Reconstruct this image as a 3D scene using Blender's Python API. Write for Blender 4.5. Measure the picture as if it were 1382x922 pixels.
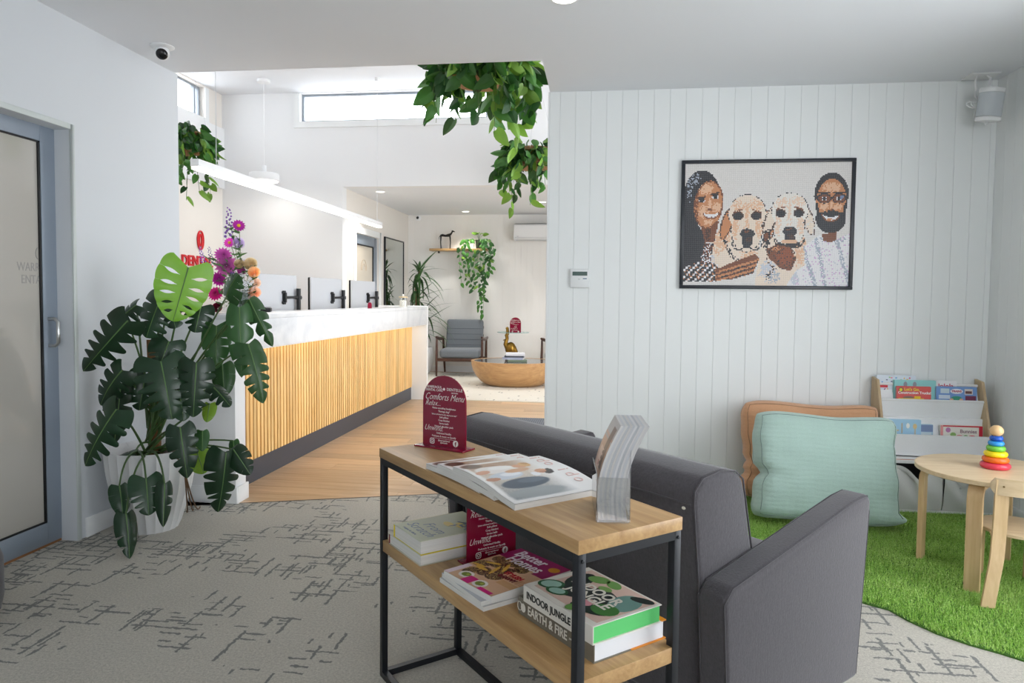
import bpy, bmesh, math, random
import numpy as np
from mathutils import Vector, Matrix, Euler, noise as mnoise
PI = math.pi
for o in list(bpy.data.objects): bpy.data.objects.remove(o)
scene = bpy.context.scene
COL = scene.collection
# ------------------------------------------------------------------ camera
YAW, PIT, ROL, FPX, CYP, CAMH = -0.129, -0.04632, 0.01022, 944.0, 446.0, 1.24
_fw = Vector((math.sin(YAW)*math.cos(PIT), math.cos(YAW)*math.cos(PIT), math.sin(PIT)))
_r0 = Vector((math.cos(YAW), -math.sin(YAW), 0)); _u0 = _r0.cross(_fw)
_r = _r0*math.cos(ROL) + _u0*math.sin(ROL); _u = -_r0*math.sin(ROL) + _u0*math.cos(ROL)
CAM = Vector((0, 0, CAMH))
cd = bpy.data.cameras.new('camera'); cam = bpy.data.objects.new('camera', cd); COL.objects.link(cam)
cd.sensor_fit = 'HORIZONTAL'; cd.sensor_width = 36.0; cd.lens = FPX/1382*36.0
cd.shift_y = (CYP-461)/1382; cd.clip_start = 0.05; cd.clip_end = 100
cam.matrix_world = Matrix(((_r.x, _u.x, -_fw.x, CAM.x), (_r.y, _u.y, -_fw.y, CAM.y), (_r.z, _u.z, -_fw.z, CAM.z), (0, 0, 0, 1)))
scene.camera = cam
def ray(x, y): return _fw + _r*((x-691)/FPX) - _u*((y-CYP)/FPX)
def PZ(x, y, z=0.0): d = ray(x, y); return CAM + d*((z-CAMH)/d.z)
def PX(x, y, X): d = ray(x, y); return CAM + d*(X/d.x)
def PY(x, y, Y): d = ray(x, y); return CAM + d*(Y/d.y)
# ------------------------------------------------------------------ world, daylight, exposure
SKY = 7.2
w = bpy.data.worlds.new('daylight'); scene.world = w; w.use_nodes = True
bg = w.node_tree.nodes['Background']; bg.inputs[0].default_value = (0.92, 0.955, 1.0, 1); bg.inputs[1].default_value = SKY
def portal(loc, nrm, sx, sy):
    l = bpy.data.lights.new('window_portal', 'AREA'); l.shape = 'RECTANGLE'; l.size = sx; l.size_y = sy
    l.cycles.is_portal = True
    o = bpy.data.objects.new('window_portal', l); COL.objects.link(o); o.location = loc
    n = Vector(nrm); o.rotation_euler = n.to_track_quat('-Z', 'Z').to_euler()
portal((2.36, 2.05, 1.25), (-1, 0, 0), 2.1, 1.9)       # street window in the right wall
portal((1.05, -2.36, 1.45), (0, 1, 0), 2.1, 1.6)        # unseen window added behind the camera to brighten the room
portal((2.36, 6.5, 1.8), (-1, 0, 0), 3.2, 3.5)         # unseen entry glazing right of the rear room, enlarged for more light
portal((-2.6, 8.47, 3.585), (0, -1, 0), 2.36, .35)     # high window above reception
portal((-4.87, 6.27, 3.565), (1, 0, 0), 3.54, .37)       # high window left of reception
scene.view_settings.view_transform = 'Standard'; scene.view_settings.look = 'None'
scene.view_settings.gamma = 1.0; scene.view_settings.use_curve_mapping = False
scene.view_settings.exposure = 0.0
# ------------------------------------------------------------------ material helpers
def lin(c):
    f = lambda v: v/12.92 if v <= .04045 else ((v+.055)/1.055)**2.4
    return tuple(f(v/255.0) for v in c[:3]) + (1.0,)
MATS = {}
class NT:
    def __init__(s, name):
        s.m = bpy.data.materials.new(name); s.m.use_nodes = True; s.t = s.m.node_tree
        s.b = s.t.nodes['Principled BSDF']; s.out = s.t.nodes['Material Output']
    def n(s, k, **kw):
        x = s.t.nodes.new(k)
        for a, v in kw.items(): setattr(x, a, v)
        return x
    def l(s, a, b): s.t.links.new(a, b)
    def put(s, sock, v):
        if hasattr(v, 'is_output') or isinstance(v, bpy.types.NodeSocket): s.l(v, sock)
        else: sock.default_value = v
    def math(s, op, a, b=None, c=None):
        x = s.n('ShaderNodeMath', operation=op); s.put(x.inputs[0], a)
        if b is not None: s.put(x.inputs[1], b)
        if c is not None: s.put(x.inputs[2], c)
        return x.outputs[0]
    def coord(s, kind='Object', scale=(1, 1, 1), rot=(0, 0, 0)):
        tc = s.n('ShaderNodeTexCoord'); mp = s.n('ShaderNodeMapping'); mp.inputs['Scale'].default_value = scale; mp.inputs['Rotation'].default_value = rot
        s.l(tc.outputs[kind], mp.inputs['Vector']); return mp.outputs[0]
    def noise(s, vec, scale, detail=3, rough=.5, dist=0):
        x = s.n('ShaderNodeTexNoise'); s.l(vec, x.inputs['Vector']); x.inputs['Scale'].default_value = scale
        x.inputs['Detail'].default_value = detail; x.inputs['Roughness'].default_value = rough; x.inputs['Distortion'].default_value = dist
        return x.outputs['Fac']
    def mix(s, f, a, b):
        x = s.n('ShaderNodeMix', data_type='RGBA'); s.put(x.inputs[0], f); s.put(x.inputs[6], a); s.put(x.inputs[7], b); return x.outputs[2]
    def ramp(s, f, stops):
        x = s.n('ShaderNodeValToRGB'); s.l(f, x.inputs[0]); e = x.color_ramp.elements
        while len(e) < len(stops): e.new(.5)
        for i, (p, c) in enumerate(stops): e[i].position = p; e[i].color = c
        return x.outputs[0]
    def bump(s, h, strength=.3, dist=.01):
        x = s.n('ShaderNodeBump'); x.inputs['Strength'].default_value = strength; x.inputs['Distance'].default_value = dist
        s.l(h, x.inputs['Height']); s.l(x.outputs[0], s.b.inputs['Normal'])
    def set(s, **kw):
        for a, v in kw.items(): s.put(s.b.inputs[a.replace('_', ' ')], v)
def sh(c, k): return (c[0]*k, c[1]*k, c[2]*k, 1)
def mat(name, col, rough=.5, metal=0.0, var=.0, vs=6, bump=0, bs=60, rnd=0.0, **kw):
    if name in MATS: return MATS[name]
    t = NT(name); c = lin(col); v = t.coord()
    base = c
    if var: base = t.mix(t.noise(v, vs, 4), sh(c, 1-var), sh(c, 1+var))
    if rnd:
        oi = t.n('ShaderNodeObjectInfo'); hs = t.n('ShaderNodeHueSaturation')
        t.l(t.math('MULTIPLY_ADD', oi.outputs['Random'], 2*rnd, 1-rnd), hs.inputs['Value'])
        t.put(hs.inputs['Color'], base); base = hs.outputs[0]
    t.set(Base_Color=base, Roughness=rough, Metallic=metal)
    if bump: t.bump(t.noise(v, bs, 3), bump, .004)
    for a, x in kw.items(): t.set(**{a: x})
    MATS[name] = t.m; return t.m
def wood(name, c1, c2, axis=0, rough=.45, scale=1.0, rnd=.12, bump=.08):
    t = NT(name); sc = [9*scale]*3; sc[axis] = .7*scale
    oi = t.n('ShaderNodeObjectInfo'); tc = t.n('ShaderNodeTexCoord'); mp = t.n('ShaderNodeMapping'); mp.inputs['Scale'].default_value = sc
    t.l(tc.outputs['Object'], mp.inputs['Vector'])
    cx = t.n('ShaderNodeCombineXYZ'); r = t.math('MULTIPLY', oi.outputs['Random'], 40.0)
    for i in range(3): t.l(r, cx.inputs[i])
    t.l(cx.outputs[0], mp.inputs['Location'])
    n1 = t.noise(mp.outputs[0], 3.0, 5, .6, .4); n2 = t.noise(mp.outputs[0], 14.0, 3, .6)
    f = t.math('ADD', t.math('MULTIPLY', n1, .75), t.math('MULTIPLY', n2, .25))
    c = t.ramp(f, [(.32, lin(c2)), (.68, lin(c1))])
    hs = t.n('ShaderNodeHueSaturation'); t.l(t.math('MULTIPLY_ADD', oi.outputs['Random'], 2*rnd, 1-rnd), hs.inputs['Value']); t.l(c, hs.inputs['Color'])
    t.set(Base_Color=hs.outputs[0], Roughness=rough); t.bump(f, bump, .003); MATS[name] = t.m; return t.m
def fabric(name, c, rough=.9, ws=900, var=.10, bump=.25, big=.0):
    t = NT(name); col = lin(c); v = t.coord()
    nz = t.noise(v, ws*.35, 2, .7); n2 = t.noise(t.coord(scale=(1, 1, .25)), ws*.5, 2)
    f = t.math('ADD', t.math('MULTIPLY', nz, .6), t.math('MULTIPLY', n2, .4))
    t.set(Base_Color=t.mix(f, sh(col, 1-var*2.2), sh(col, 1+var*2.2)), Roughness=rough, Sheen_Weight=.25)
    if big:
        f = t.math('ADD', f, t.math('MULTIPLY', t.noise(v, 9, 4), big))
    t.bump(f, bump, .003); MATS[name] = t.m; return t.m
def pane(name, tint, rough=0.02, alpha=.12, blend=True):
    t = NT(name); tr = t.n('ShaderNodeBsdfTransparent'); tr.inputs[0].default_value = lin(tint)
    gl = t.n('ShaderNodeBsdfGlossy'); gl.inputs['Roughness'].default_value = rough
    fr = t.n('ShaderNodeFresnel'); ge = t.n('ShaderNodeNewGeometry'); t.l(t.math('MULTIPLY_ADD', ge.outputs['Backfacing'], 1/1.45-1.45, 1.45), fr.inputs[0])
    mx = t.n('ShaderNodeMixShader'); t.l(t.math('ADD', fr.outputs[0], alpha*.2), mx.inputs[0]); t.l(tr.outputs[0], mx.inputs[1]); t.l(gl.outputs[0], mx.inputs[2])
    t.l(mx.outputs[0], t.out.inputs[0]); MATS[name] = t.m; return t.m
def emit(name, c, s):
    t = NT(name); t.set(Base_Color=lin(c), Emission_Color=lin(c), Emission_Strength=s); MATS[name] = t.m; return t.m
# ------------------------------------------------------------------ mesh helpers
def I(): return Matrix.Identity(4)
def TR(x, y=0, z=0): return Matrix.Translation((x, y, z))
def RX(a): return Matrix.Rotation(a, 4, 'X')
def RY(a): return Matrix.Rotation(a, 4, 'Y')
def RZ(a): return Matrix.Rotation(a, 4, 'Z')
def frame(o, x, y, z):
    return Matrix(((x[0], y[0], z[0], o[0]), (x[1], y[1], z[1], o[1]), (x[2], y[2], z[2], o[2]), (0, 0, 0, 1)))
class MB:
    def __init__(s): s.v = []; s.f = []; s.c = []
    def add(s, vs, fs, M=None):
        k = len(s.v); s.v += [tuple(M @ Vector(p)) for p in vs] if M is not None else [tuple(p) for p in vs]
        s.f += [tuple(i+k for i in f) for f in fs]; return s
    def box(s, a, b, M=None):
        (x0, y0, z0), (x1, y1, z1) = a, b
        vs = [(x0, y0, z0), (x1, y0, z0), (x1, y1, z0), (x0, y1, z0), (x0, y0, z1), (x1, y0, z1), (x1, y1, z1), (x0, y1, z1)]
        return s.add(vs, [(0, 3, 2, 1), (4, 5, 6, 7), (0, 1, 5, 4), (1, 2, 6, 5), (2, 3, 7, 6), (3, 0, 4, 7)], M)
    def prism(s, poly, h0, h1, M=None):            # polygon in local XY (ccw), extruded along Z
        n = len(poly); vs = [(p[0], p[1], h0) for p in poly] + [(p[0], p[1], h1) for p in poly]
        return s.add(vs, [tuple(range(n-1, -1, -1)), tuple(range(n, 2*n))] + [(i, (i+1) % n, n+(i+1) % n, n+i) for i in range(n)], M)
    def lathe(s, prof, n=24, M=None, sx=1, sy=1, cap=True):
        vs = []; fs = []
        for r, z in prof:
            for i in range(n): a = 2*PI*i/n; vs.append((r*math.cos(a)*sx, r*math.sin(a)*sy, z))
        for k in range(len(prof)-1):
            for i in range(n): j = (i+1) % n; fs.append((k*n+i, k*n+j, (k+1)*n+j, (k+1)*n+i))
        if cap:
            fs.append(tuple(range(n-1, -1, -1))); q = (len(prof)-1)*n; fs.append(tuple(q+i for i in range(n)))
        return s.add(vs, fs, M)
    def tube(s, pts, r, n=8, M=None, cap=True):
        pts = [Vector(p) for p in pts]; rs = r if isinstance(r, (list, tuple)) else [r]*len(pts); vs = []; fs = []
        up = Vector((0, 0, 1)); prev = None
        for i, p in enumerate(pts):
            d = (pts[min(i+1, len(pts)-1)] - pts[max(i-1, 0)]).normalized()
            if prev is None:
                ref = up if abs(d.z) < .95 else Vector((1, 0, 0)); x = ref.cross(d).normalized()
            else:
                x = (prev - d*prev.dot(d)).normalized()
            prev = x; y = d.cross(x)
            for k in range(n): a = 2*PI*k/n; vs.append(p + (x*math.cos(a)+y*math.sin(a))*rs[i])
        m = len(pts)
        for i in range(m-1):
            for k in range(n): j = (k+1) % n; fs.append((i*n+k, i*n+j, (i+1)*n+j, (i+1)*n+k))
        if cap: fs.append(tuple(range(n-1, -1, -1))); fs.append(tuple((m-1)*n+k for k in range(n)))
        return s.add(vs, fs, M)
    def ball(s, c, r, n=10, m=6, M=None):
        rx, ry, rz = r if isinstance(r, (list, tuple)) else (r, r, r); vs = []; fs = []
        for i in range(1, m):
            t = PI*i/m
            for k in range(n): a = 2*PI*k/n; vs.append((c[0]+rx*math.sin(t)*math.cos(a), c[1]+ry*math.sin(t)*math.sin(a), c[2]-rz*math.cos(t)))
        b = len(vs); vs += [(c[0], c[1], c[2]-rz), (c[0], c[1], c[2]+rz)]
        for i in range(m-2):
            for k in range(n): j = (k+1) % n; fs.append((i*n+k, i*n+j, (i+1)*n+j, (i+1)*n+k))
        for k in range(n): j = (k+1) % n; fs.append((b, j, k)); fs.append((b+1, (m-2)*n+k, (m-2)*n+j))
        return s.add(vs, fs, M)
    def grid(s, fn, nu, nv, M=None, keep=None):
        vs = [fn(i/nu, j/nv) for j in range(nv+1) for i in range(nu+1)]
        fs = [(j*(nu+1)+i, j*(nu+1)+i+1, (j+1)*(nu+1)+i+1, (j+1)*(nu+1)+i) for j in range(nv) for i in range(nu) if keep is None or keep((i+.5)/nu, (j+.5)/nv)]
        return s.add(vs, fs, M)
    def mesh(s, name, m=None, smooth=False, bevel=0, seg=2, ang=40, solid=0):
        me = bpy.data.meshes.new(name); me.from_pydata(s.v, [], s.f)
        if bevel or solid:
            bm = bmesh.new(); bm.from_mesh(me)
            bmesh.ops.remove_doubles(bm, verts=bm.verts, dist=1e-6)
            if bevel:
                es = [e for e in bm.edges if len(e.link_faces) == 2 and e.calc_face_angle(0) > .5]
                bmesh.ops.bevel(bm, geom=es, offset=bevel, segments=seg, affect='EDGES', profile=.5, clamp_overlap=True)
            bm.to_mesh(me); bm.free()
        if m is not None:
            for x in (m if isinstance(m, (list, tuple)) else [m]): me.materials.append(x)
        if smooth or bevel:
            me.polygons.foreach_set('use_smooth', [True]*len(me.polygons)); me.set_sharp_from_angle(angle=math.radians(ang))
        me.update(); return me
    def build(s, name, m, parent=None, loc=None, M=None, **kw):
        return link(name, s.mesh(name, m, **kw), parent, M if M is not None else (TR(*loc) if loc is not None else None))
def link(name, me, parent=None, M=None):
    o = bpy.data.objects.new(name, me); COL.objects.link(o)
    if parent is not None: o.parent = parent
    if M is not None: o.matrix_local = M
    return o
def tag(o, label=None, cat=None, group=None, kind=None):
    if label: o['label'] = label
    if cat: o['category'] = cat
    if group: o['group'] = group
    if kind: o['kind'] = kind
    return o
def thing(name, label, cat, loc=(0, 0, 0), rz=0, group=None, M=None):
    o = bpy.data.objects.new(name, None); COL.objects.link(o); o.empty_display_size = .1
    if M is not None: o.matrix_world = M
    else: o.location = loc; o.rotation_euler = (0, 0, rz)
    return tag(o, label, cat, group)
def struct(o, label=None): return tag(o, label, None, None, 'structure')
def copy_tree(o, parent=None):
    c = o.copy(); COL.objects.link(c); c.parent = parent
    for ch in [x for x in bpy.data.objects if x.parent == o]: copy_tree(ch, c)
    return c
_tc = {}
def text(s, size, m, parent, M, shear=0.0, ext=.0003, align='CENTER', name='lettering', off=0.0, sx=1.0, space=1.0):
    key = (s, size, shear, align, m.name, sx, off, space)
    if key not in _tc:
        cu = bpy.data.curves.new('txt', 'FONT'); cu.body = s; cu.size = size; cu.shear = shear; cu.align_x = align; cu.align_y = 'CENTER'
        cu.extrude = ext; cu.offset = off; cu.resolution_u = 3; cu.space_character = space
        ob = bpy.data.objects.new('txt', cu); me = bpy.data.meshes.new_from_object(ob); bpy.data.objects.remove(ob)
        me.materials.clear(); me.materials.append(m); me.name = 'lettering'
        if sx != 1: me.transform(Matrix.Diagonal((sx, 1, 1, 1)))
        _tc[key] = me
    return link(name, _tc[key], parent, M)
def bez(p0, p1, p2, n=8):
    p0, p1, p2 = Vector(p0), Vector(p1), Vector(p2)
    return [p0*(1-t)**2 + p1*2*t*(1-t) + p2*t*t for t in [i/n for i in range(n+1)]]
def arc(cx, cy, r, a0, a1, n=12, ry=None):
    return [(cx+r*math.cos(a0+(a1-a0)*i/n), cy+(ry or r)*math.sin(a0+(a1-a0)*i/n)) for i in range(n+1)]
def rrect(w, h, r, n=5):
    p = []
    for cx, cy, a in ((w/2-r, h/2-r, 0), (-w/2+r, h/2-r, PI/2), (-w/2+r, -h/2+r, PI), (w/2-r, -h/2+r, 1.5*PI)): p += arc(cx, cy, r, a, a+PI/2, n)
    return p
# ------------------------------------------------------------------ materials of the room
WHITE = mat('white_wall_paint', (236, 237, 238), .55, var=.012, vs=2, bump=.03, bs=300)
CEILM = mat('ceiling_paint', (233, 236, 240), .75, var=.01, vs=2)
WARMW = mat('warm_wall_paint', (233, 228, 221), .6, var=.012, vs=2, bump=.03, bs=300)
TRIMW = mat('white_trim_gloss', (236, 238, 238), .35)
PANEL = mat('panel_board_paint', (236, 239, 238), .42, var=.01, vs=3, rnd=.008)
FARP = mat('far_panel_paint', (238, 236, 232), .5, var=.01, vs=3, rnd=.008)
ALU = mat('grey_aluminium', (146, 157, 170), .42, .25, var=.05, vs=2)
ALUD = mat('window_frame_grey', (150, 158, 166), .4, .3)
GASKET = mat('black_gasket', (18, 19, 21), .6)
STEEL = mat('brushed_steel', (190, 192, 192), .3, 1.0)
BLKM = mat('black_powdercoat', (28, 31, 36), .42, .2)
GLASS = pane('clear_glass', (255, 255, 255))
def carpet_mat():
    t = NT('carpet_loop_pile'); tc = t.n('ShaderNodeTexCoord'); P = tc.outputs['Object']
    sx = t.n('ShaderNodeSeparateXYZ'); t.l(P, sx.inputs[0]); X, Y = sx.outputs[0], sx.outputs[1]
    wob = t.math('MULTIPLY', t.math('SUBTRACT', t.noise(P, 34, 2), .5), .022)
    fray = t.noise(P, 120, 2, .7); dens = t.noise(P, 2.1, 2, .5)
    def fam(u, v, sp, ln, th, p, seed):
        vv = t.math('DIVIDE', t.math('ADD', v, wob), sp); row = t.math('FLOOR', vv); fr = t.math('SUBTRACT', vv, row)
        w1 = t.n('ShaderNodeTexWhiteNoise', noise_dimensions='1D'); t.l(t.math('ADD', row, seed), w1.inputs['W'])
        uu = t.math('ADD', t.math('DIVIDE', u, ln), t.math('MULTIPLY', w1.outputs['Value'], 17.0)); cell = t.math('FLOOR', uu); fu = t.math('SUBTRACT', uu, cell)
        w2 = t.n('ShaderNodeTexWhiteNoise', noise_dimensions='2D'); cb = t.n('ShaderNodeCombineXYZ'); t.l(t.math('ADD', row, seed), cb.inputs[0]); t.l(cell, cb.inputs[1]); t.l(cb.outputs[0], w2.inputs['Vector'])
        sc = t.n('ShaderNodeSeparateColor'); t.l(w2.outputs['Color'], sc.inputs[0])
        on = t.math('LESS_THAN', sc.outputs[0], t.math('MULTIPLY', t.math('MAXIMUM', t.math('SUBTRACT', dens, .44), 0.0), p))
        ctr = t.math('MULTIPLY_ADD', sc.outputs[1], .6, .2); d = t.math('MULTIPLY', t.math('ABSOLUTE', t.math('SUBTRACT', fr, ctr)), sp)
        thk = t.math('LESS_THAN', d, t.math('MULTIPLY', t.math('POWER', fray, 1.3), th))
        a = t.math('MULTIPLY', sc.outputs[2], .45); seg = t.math('MULTIPLY', t.math('GREATER_THAN', fu, a), t.math('LESS_THAN', fu, t.math('MULTIPLY_ADD', sc.outputs[1], .4, .6)))
        return t.math('MULTIPLY', t.math('MULTIPLY', on, thk), seg)
    m = fam(X, Y, .075, .34, .015, 5.6, 3)
    for a in ((Y, X, .075, .34, .015, 5.0, 57), (X, Y, .045, .15, .012, 4.0, 101), (Y, X, .045, .15, .012, 3.6, 203)): m = t.math('MAXIMUM', m, fam(*a))
    speck = t.noise(P, 110, 5, 1.0); cloud = t.noise(P, 1.7, 3)
    base = t.mix(t.math('ADD', t.math('MULTIPLY_ADD', t.math('SUBTRACT', speck, .5), 1.7, .38), t.math('MULTIPLY', cloud, .25)), lin((94, 91, 84)), lin((230, 224, 210)))
    dark = t.mix(speck, lin((58, 63, 66)), lin((98, 102, 103)))
    t.set(Base_Color=t.mix(t.math('MULTIPLY', m, .78), base, dark), Roughness=.95, Sheen_Weight=.1)
    t.bump(speck, .5, .006); return t.m
CARPET = carpet_mat()
OAKFL = wood('oak_floor_board', (216, 186, 152), (184, 150, 114), 0, .36, .9, .14)
def frost(name, c, rough=.12):
    t = NT(name); t.set(Base_Color=lin(c), Roughness=rough, Specular_IOR_Level=.6); MATS[name] = t.m; return t.m
FROST = frost('frosted_glass', (184, 180, 172), .06)
# ------------------------------------------------------------------ shell
XL, XR, YP, YF, ZC, ZH, ZL = -2.595, 2.335, 4.61, 11.40, 2.58, 3.77, 2.60
YB, XV, XF = 8.43, -4.83, -3.24      # reception back wall, reception left wall, far-left wall
def wall(name, axis, p0, p1, u0, u1, z0, z1, holes=(), m=None, label=None):
    us = sorted({u0, u1, *[h[0] for h in holes], *[h[1] for h in holes]}); zs = sorted({z0, z1, *[h[2] for h in holes], *[h[3] for h in holes]})
    b = MB()
    for a, c in zip(us, us[1:]):
        for d, e in zip(zs, zs[1:]):
            if any(h[0] <= (a+c)/2 <= h[1] and h[2] <= (d+e)/2 <= h[3] for h in holes): continue
            b.box((p0, a, d), (p1, c, e)) if axis == 'x' else b.box((a, p0, d), (c, p1, e))
    return struct(b.build(name, m or WHITE), label)
DOORH = (2.10, 3.147, 0, 2.04)
LWP = mat('darkened_white_wall_paint', (217, 221, 225), .6, var=.012, vs=2, bump=.03, bs=300)  # left wall white, darkened to offset too much window light on it
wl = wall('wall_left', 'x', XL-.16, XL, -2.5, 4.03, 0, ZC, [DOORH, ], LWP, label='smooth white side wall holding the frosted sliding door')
wall('wall_right', 'x', XR+.012, XR+.16, -2.5, YP, 0, ZC, [(1.0, 3.1, .3, 2.2)], PANEL, 'white grooved board wall in the play corner')
WR = bpy.data.objects['wall_right']
wall('wall_front', 'y', -2.5, -2.35, XL-.16, XR+.16, 0, ZC, [(0, 2.1, .65, 2.25)], label='plain wall behind the camera')
wb = wall('wall_back', 'y', YP+.012, YP+.13, -.363, XR+.16, 0, ZC+.3, (), PANEL, 'white vertical grooved board wall behind the play corner')
# grooved boards, one by one
def board(w, h, t=.012, c=.0016):
    return MB().prism([(c, 0), (w-c, 0), (w-.0003, c), (w-.0003, t), (.0003, t), (.0003, c)], 0, h).mesh('board', PANEL)
bm_ = board(.1, ZC); x = .0035 - .4
k = 0
while x < XR-.001:
    x0 = max(x, -.363); x1 = min(x+.1, XR)
    me = bm_ if (x1-x0) > .0999 else board(x1-x0, ZC)
    link('board', me, wb, TR(x0, YP, 0)); x += .1
y = YP
while y > 3.3:
    link('board', bm_, WR, TR(XR, y, 0) @ RZ(-PI/2)); y -= .1
struct(MB().box((-.363, YP-.014, .0), (XR, YP, .085)).build('baseboard_back', TRIMW, bevel=.004), 'white skirting board under the grooved wall')
struct(MB().box((XR-.014, 1.8, .0), (XR, YP-.014, .085)).build('baseboard_right', TRIMW, bevel=.004))
struct(MB().box((XL, 3.20, 0), (XL+.014, 3.87, .10)).build('baseboard_left', TRIMW, bevel=.004), 'white skirting board behind the plant pot')
struct(MB().box((-.363-.012, YP-.004, .0), (-.363, YP+.134, ZC)).build('trim_1', TRIMW, bevel=.002), 'white end cap of the grooved wall')
# ceilings
cb = MB(); cb.box((XL-.16, -2.5, ZC), (XR+.16, 4.0, ZC+.18)); cb.box((-.363, 4.0, ZC), (XR+.16, YP+.13, ZC+.18))
struct(cb.build('ceiling', CEILM), 'flat white ceiling of the waiting room')
wall('wall_bulkhead', 'y', 3.88, 4.0, XL-.16, -.363, ZC+.18, ZH+.1, (), WHITE, 'white face above the ceiling edge facing reception')
wall('wall_bulkhead_side', 'x', -.363, -.24, 4.0, YP+.13, ZC+.18, ZH+.1, ())
wall('wall_bulkhead_back', 'y', YP+.01, YP+.13, -.24, XR+.16, ZC+.18, ZH+.1, ())
struct(MB().box((XV-.16, 3.8, ZH), (XR+.3, YB+.16, ZH+.12)).build('ceiling_reception', CEILM), 'high white ceiling over reception')
struct(MB().box((XF-.1, YB+.14, ZL), (XR+.3, YF+.15, ZL+.14)).build('ceiling_far', CEILM), 'lower white ceiling of the far sitting room')
# reception walls
HW = (-3.79, -1.42, 3.41, 3.76); LW = (4.5, 8.04, 3.38, 3.75)
wall('wall_reception', 'y', YB, YB+.14, XV-.16, XF, 0, ZH, [(-3.79, XF, 3.41, 3.76)], WHITE, 'white wall behind the reception desk')
wall('wall_reception_upper', 'y', YB, YB+.14, XF, XR+.3, ZL, ZH, [(XF, -1.42, 3.41, 3.76)], WHITE, 'white wall above the far sitting room')
wall('wall_reception_left', 'x', XV-.16, XV, 3.8, YB, 0, ZH, [LW], WARMW, 'warm white wall carrying the red lettering')
struct(MB().box((XV, 4.03, 2.585), (XV+.03, YB, 3.34)).build('trim_2', WHITE), 'white upper wall band below the high side window')
wall('wall_reception_near', 'y', 3.88, 4.03, XV-.16, XL-.16, 0, ZH)
wall('wall_far_left', 'x', XF-.14, XF, YB+.14, YF, 0, ZL, [(8.90, 9.865, 0, 2.08)], WARMW, 'warm white wall with the inner frosted door and mirror')
wf = wall('wall_far', 'y', YF+.012, YF+.15, XF-.1, XR+.3, 0, ZL, (), FARP, 'pale grooved board wall of the far sitting room')
fb = MB().prism([(.0012, 0), (.0988, 0), (.09995, .0012), (.09995, .012), (.00005, .012), (.00005, .0012)], 0, ZL).mesh('board', FARP)
x = XF
while x < .3: link('board', fb, wf, TR(x, YF, 0)); x += .1
struct(MB().box((XF, YF-.014, 0), (XR, YF, .1)).build('baseboard_far', TRIMW), 'white skirting of the far grooved wall')
wall('wall_rear_right', 'x', XR+.012, XR+.16, YP+.13, YF, 0, ZH, [(4.9, 8.1, .05, 3.55)], WHITE)
# high windows: frame, sash, glass
def hi_window(name, axis, pos, u0, u1, z0, z1, d, label, bars=()):
    # frame bars inside a wall opening; d = +-1 direction to outside
    def bx(b, u, v, z, w, p0, p1): b.box((p0, u, z), (p1, v, w)) if axis == 'x' else b.box((u, p0, z), (v, p1, w))
    ps = sorted((pos+d*.06, pos+d*.11)); b = MB(); t = .028
    bx(b, u0, u1, z0, z0+t, *ps); bx(b, u0, u1, z1-t, z1, *ps); bx(b, u0, u0+t, z0+t, z1-t, *ps); bx(b, u1-t, u1, z0+t, z1-t, *ps)
    w_ = struct(b.build(name, ALUD), label)
    for u in bars:
        b = MB(); bx(b, u-.014, u+.014, z0+t, z1-t, *ps); b.build('mullion', ALUD, w_)
    g = sorted((pos+d*.083, pos+d*.089)); b = MB(); bx(b, u0+t, u1-t, z0+t, z1-t, *g); b.build('pane', GLASS, w_)
    b = MB(); q = sorted((pos-d*.016, pos)); c = .075
    bx(b, u0-c, u1+c, z0-c, z0, *q); bx(b, u0-c, u0, z0, z1, *q); bx(b, u1, u1+c, z0, z1, *q)
    b.build('architrave', TRIMW, w_)
hi_window('window_1', 'y', YB, -3.79, -1.42, 3.41, 3.76, 1, 'long narrow high window above reception')
hi_window('window_2', 'x', XV, 4.5, 8.04, 3.38, 3.75, -1, 'high side window above the hanging fern wall', (7.93,))
hi_window('window_3', 'x', XR+.012, 1.0, 3.1, .3, 2.2, 1, 'large street window beside the play corner', (2.05,))
hi_window('window_5_added', 'y', -2.35, 0.0, 2.1, .65, 2.25, -1, 'unseen front window added behind the camera for light', (1.05,))  # made-up opening that lets more daylight into the waiting room
hi_window('window_4', 'x', XR+.012, 4.9, 8.1, .05, 3.55, 1, 'glazed entry of the rear room, enlarged for light', (6.5,))
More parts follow.
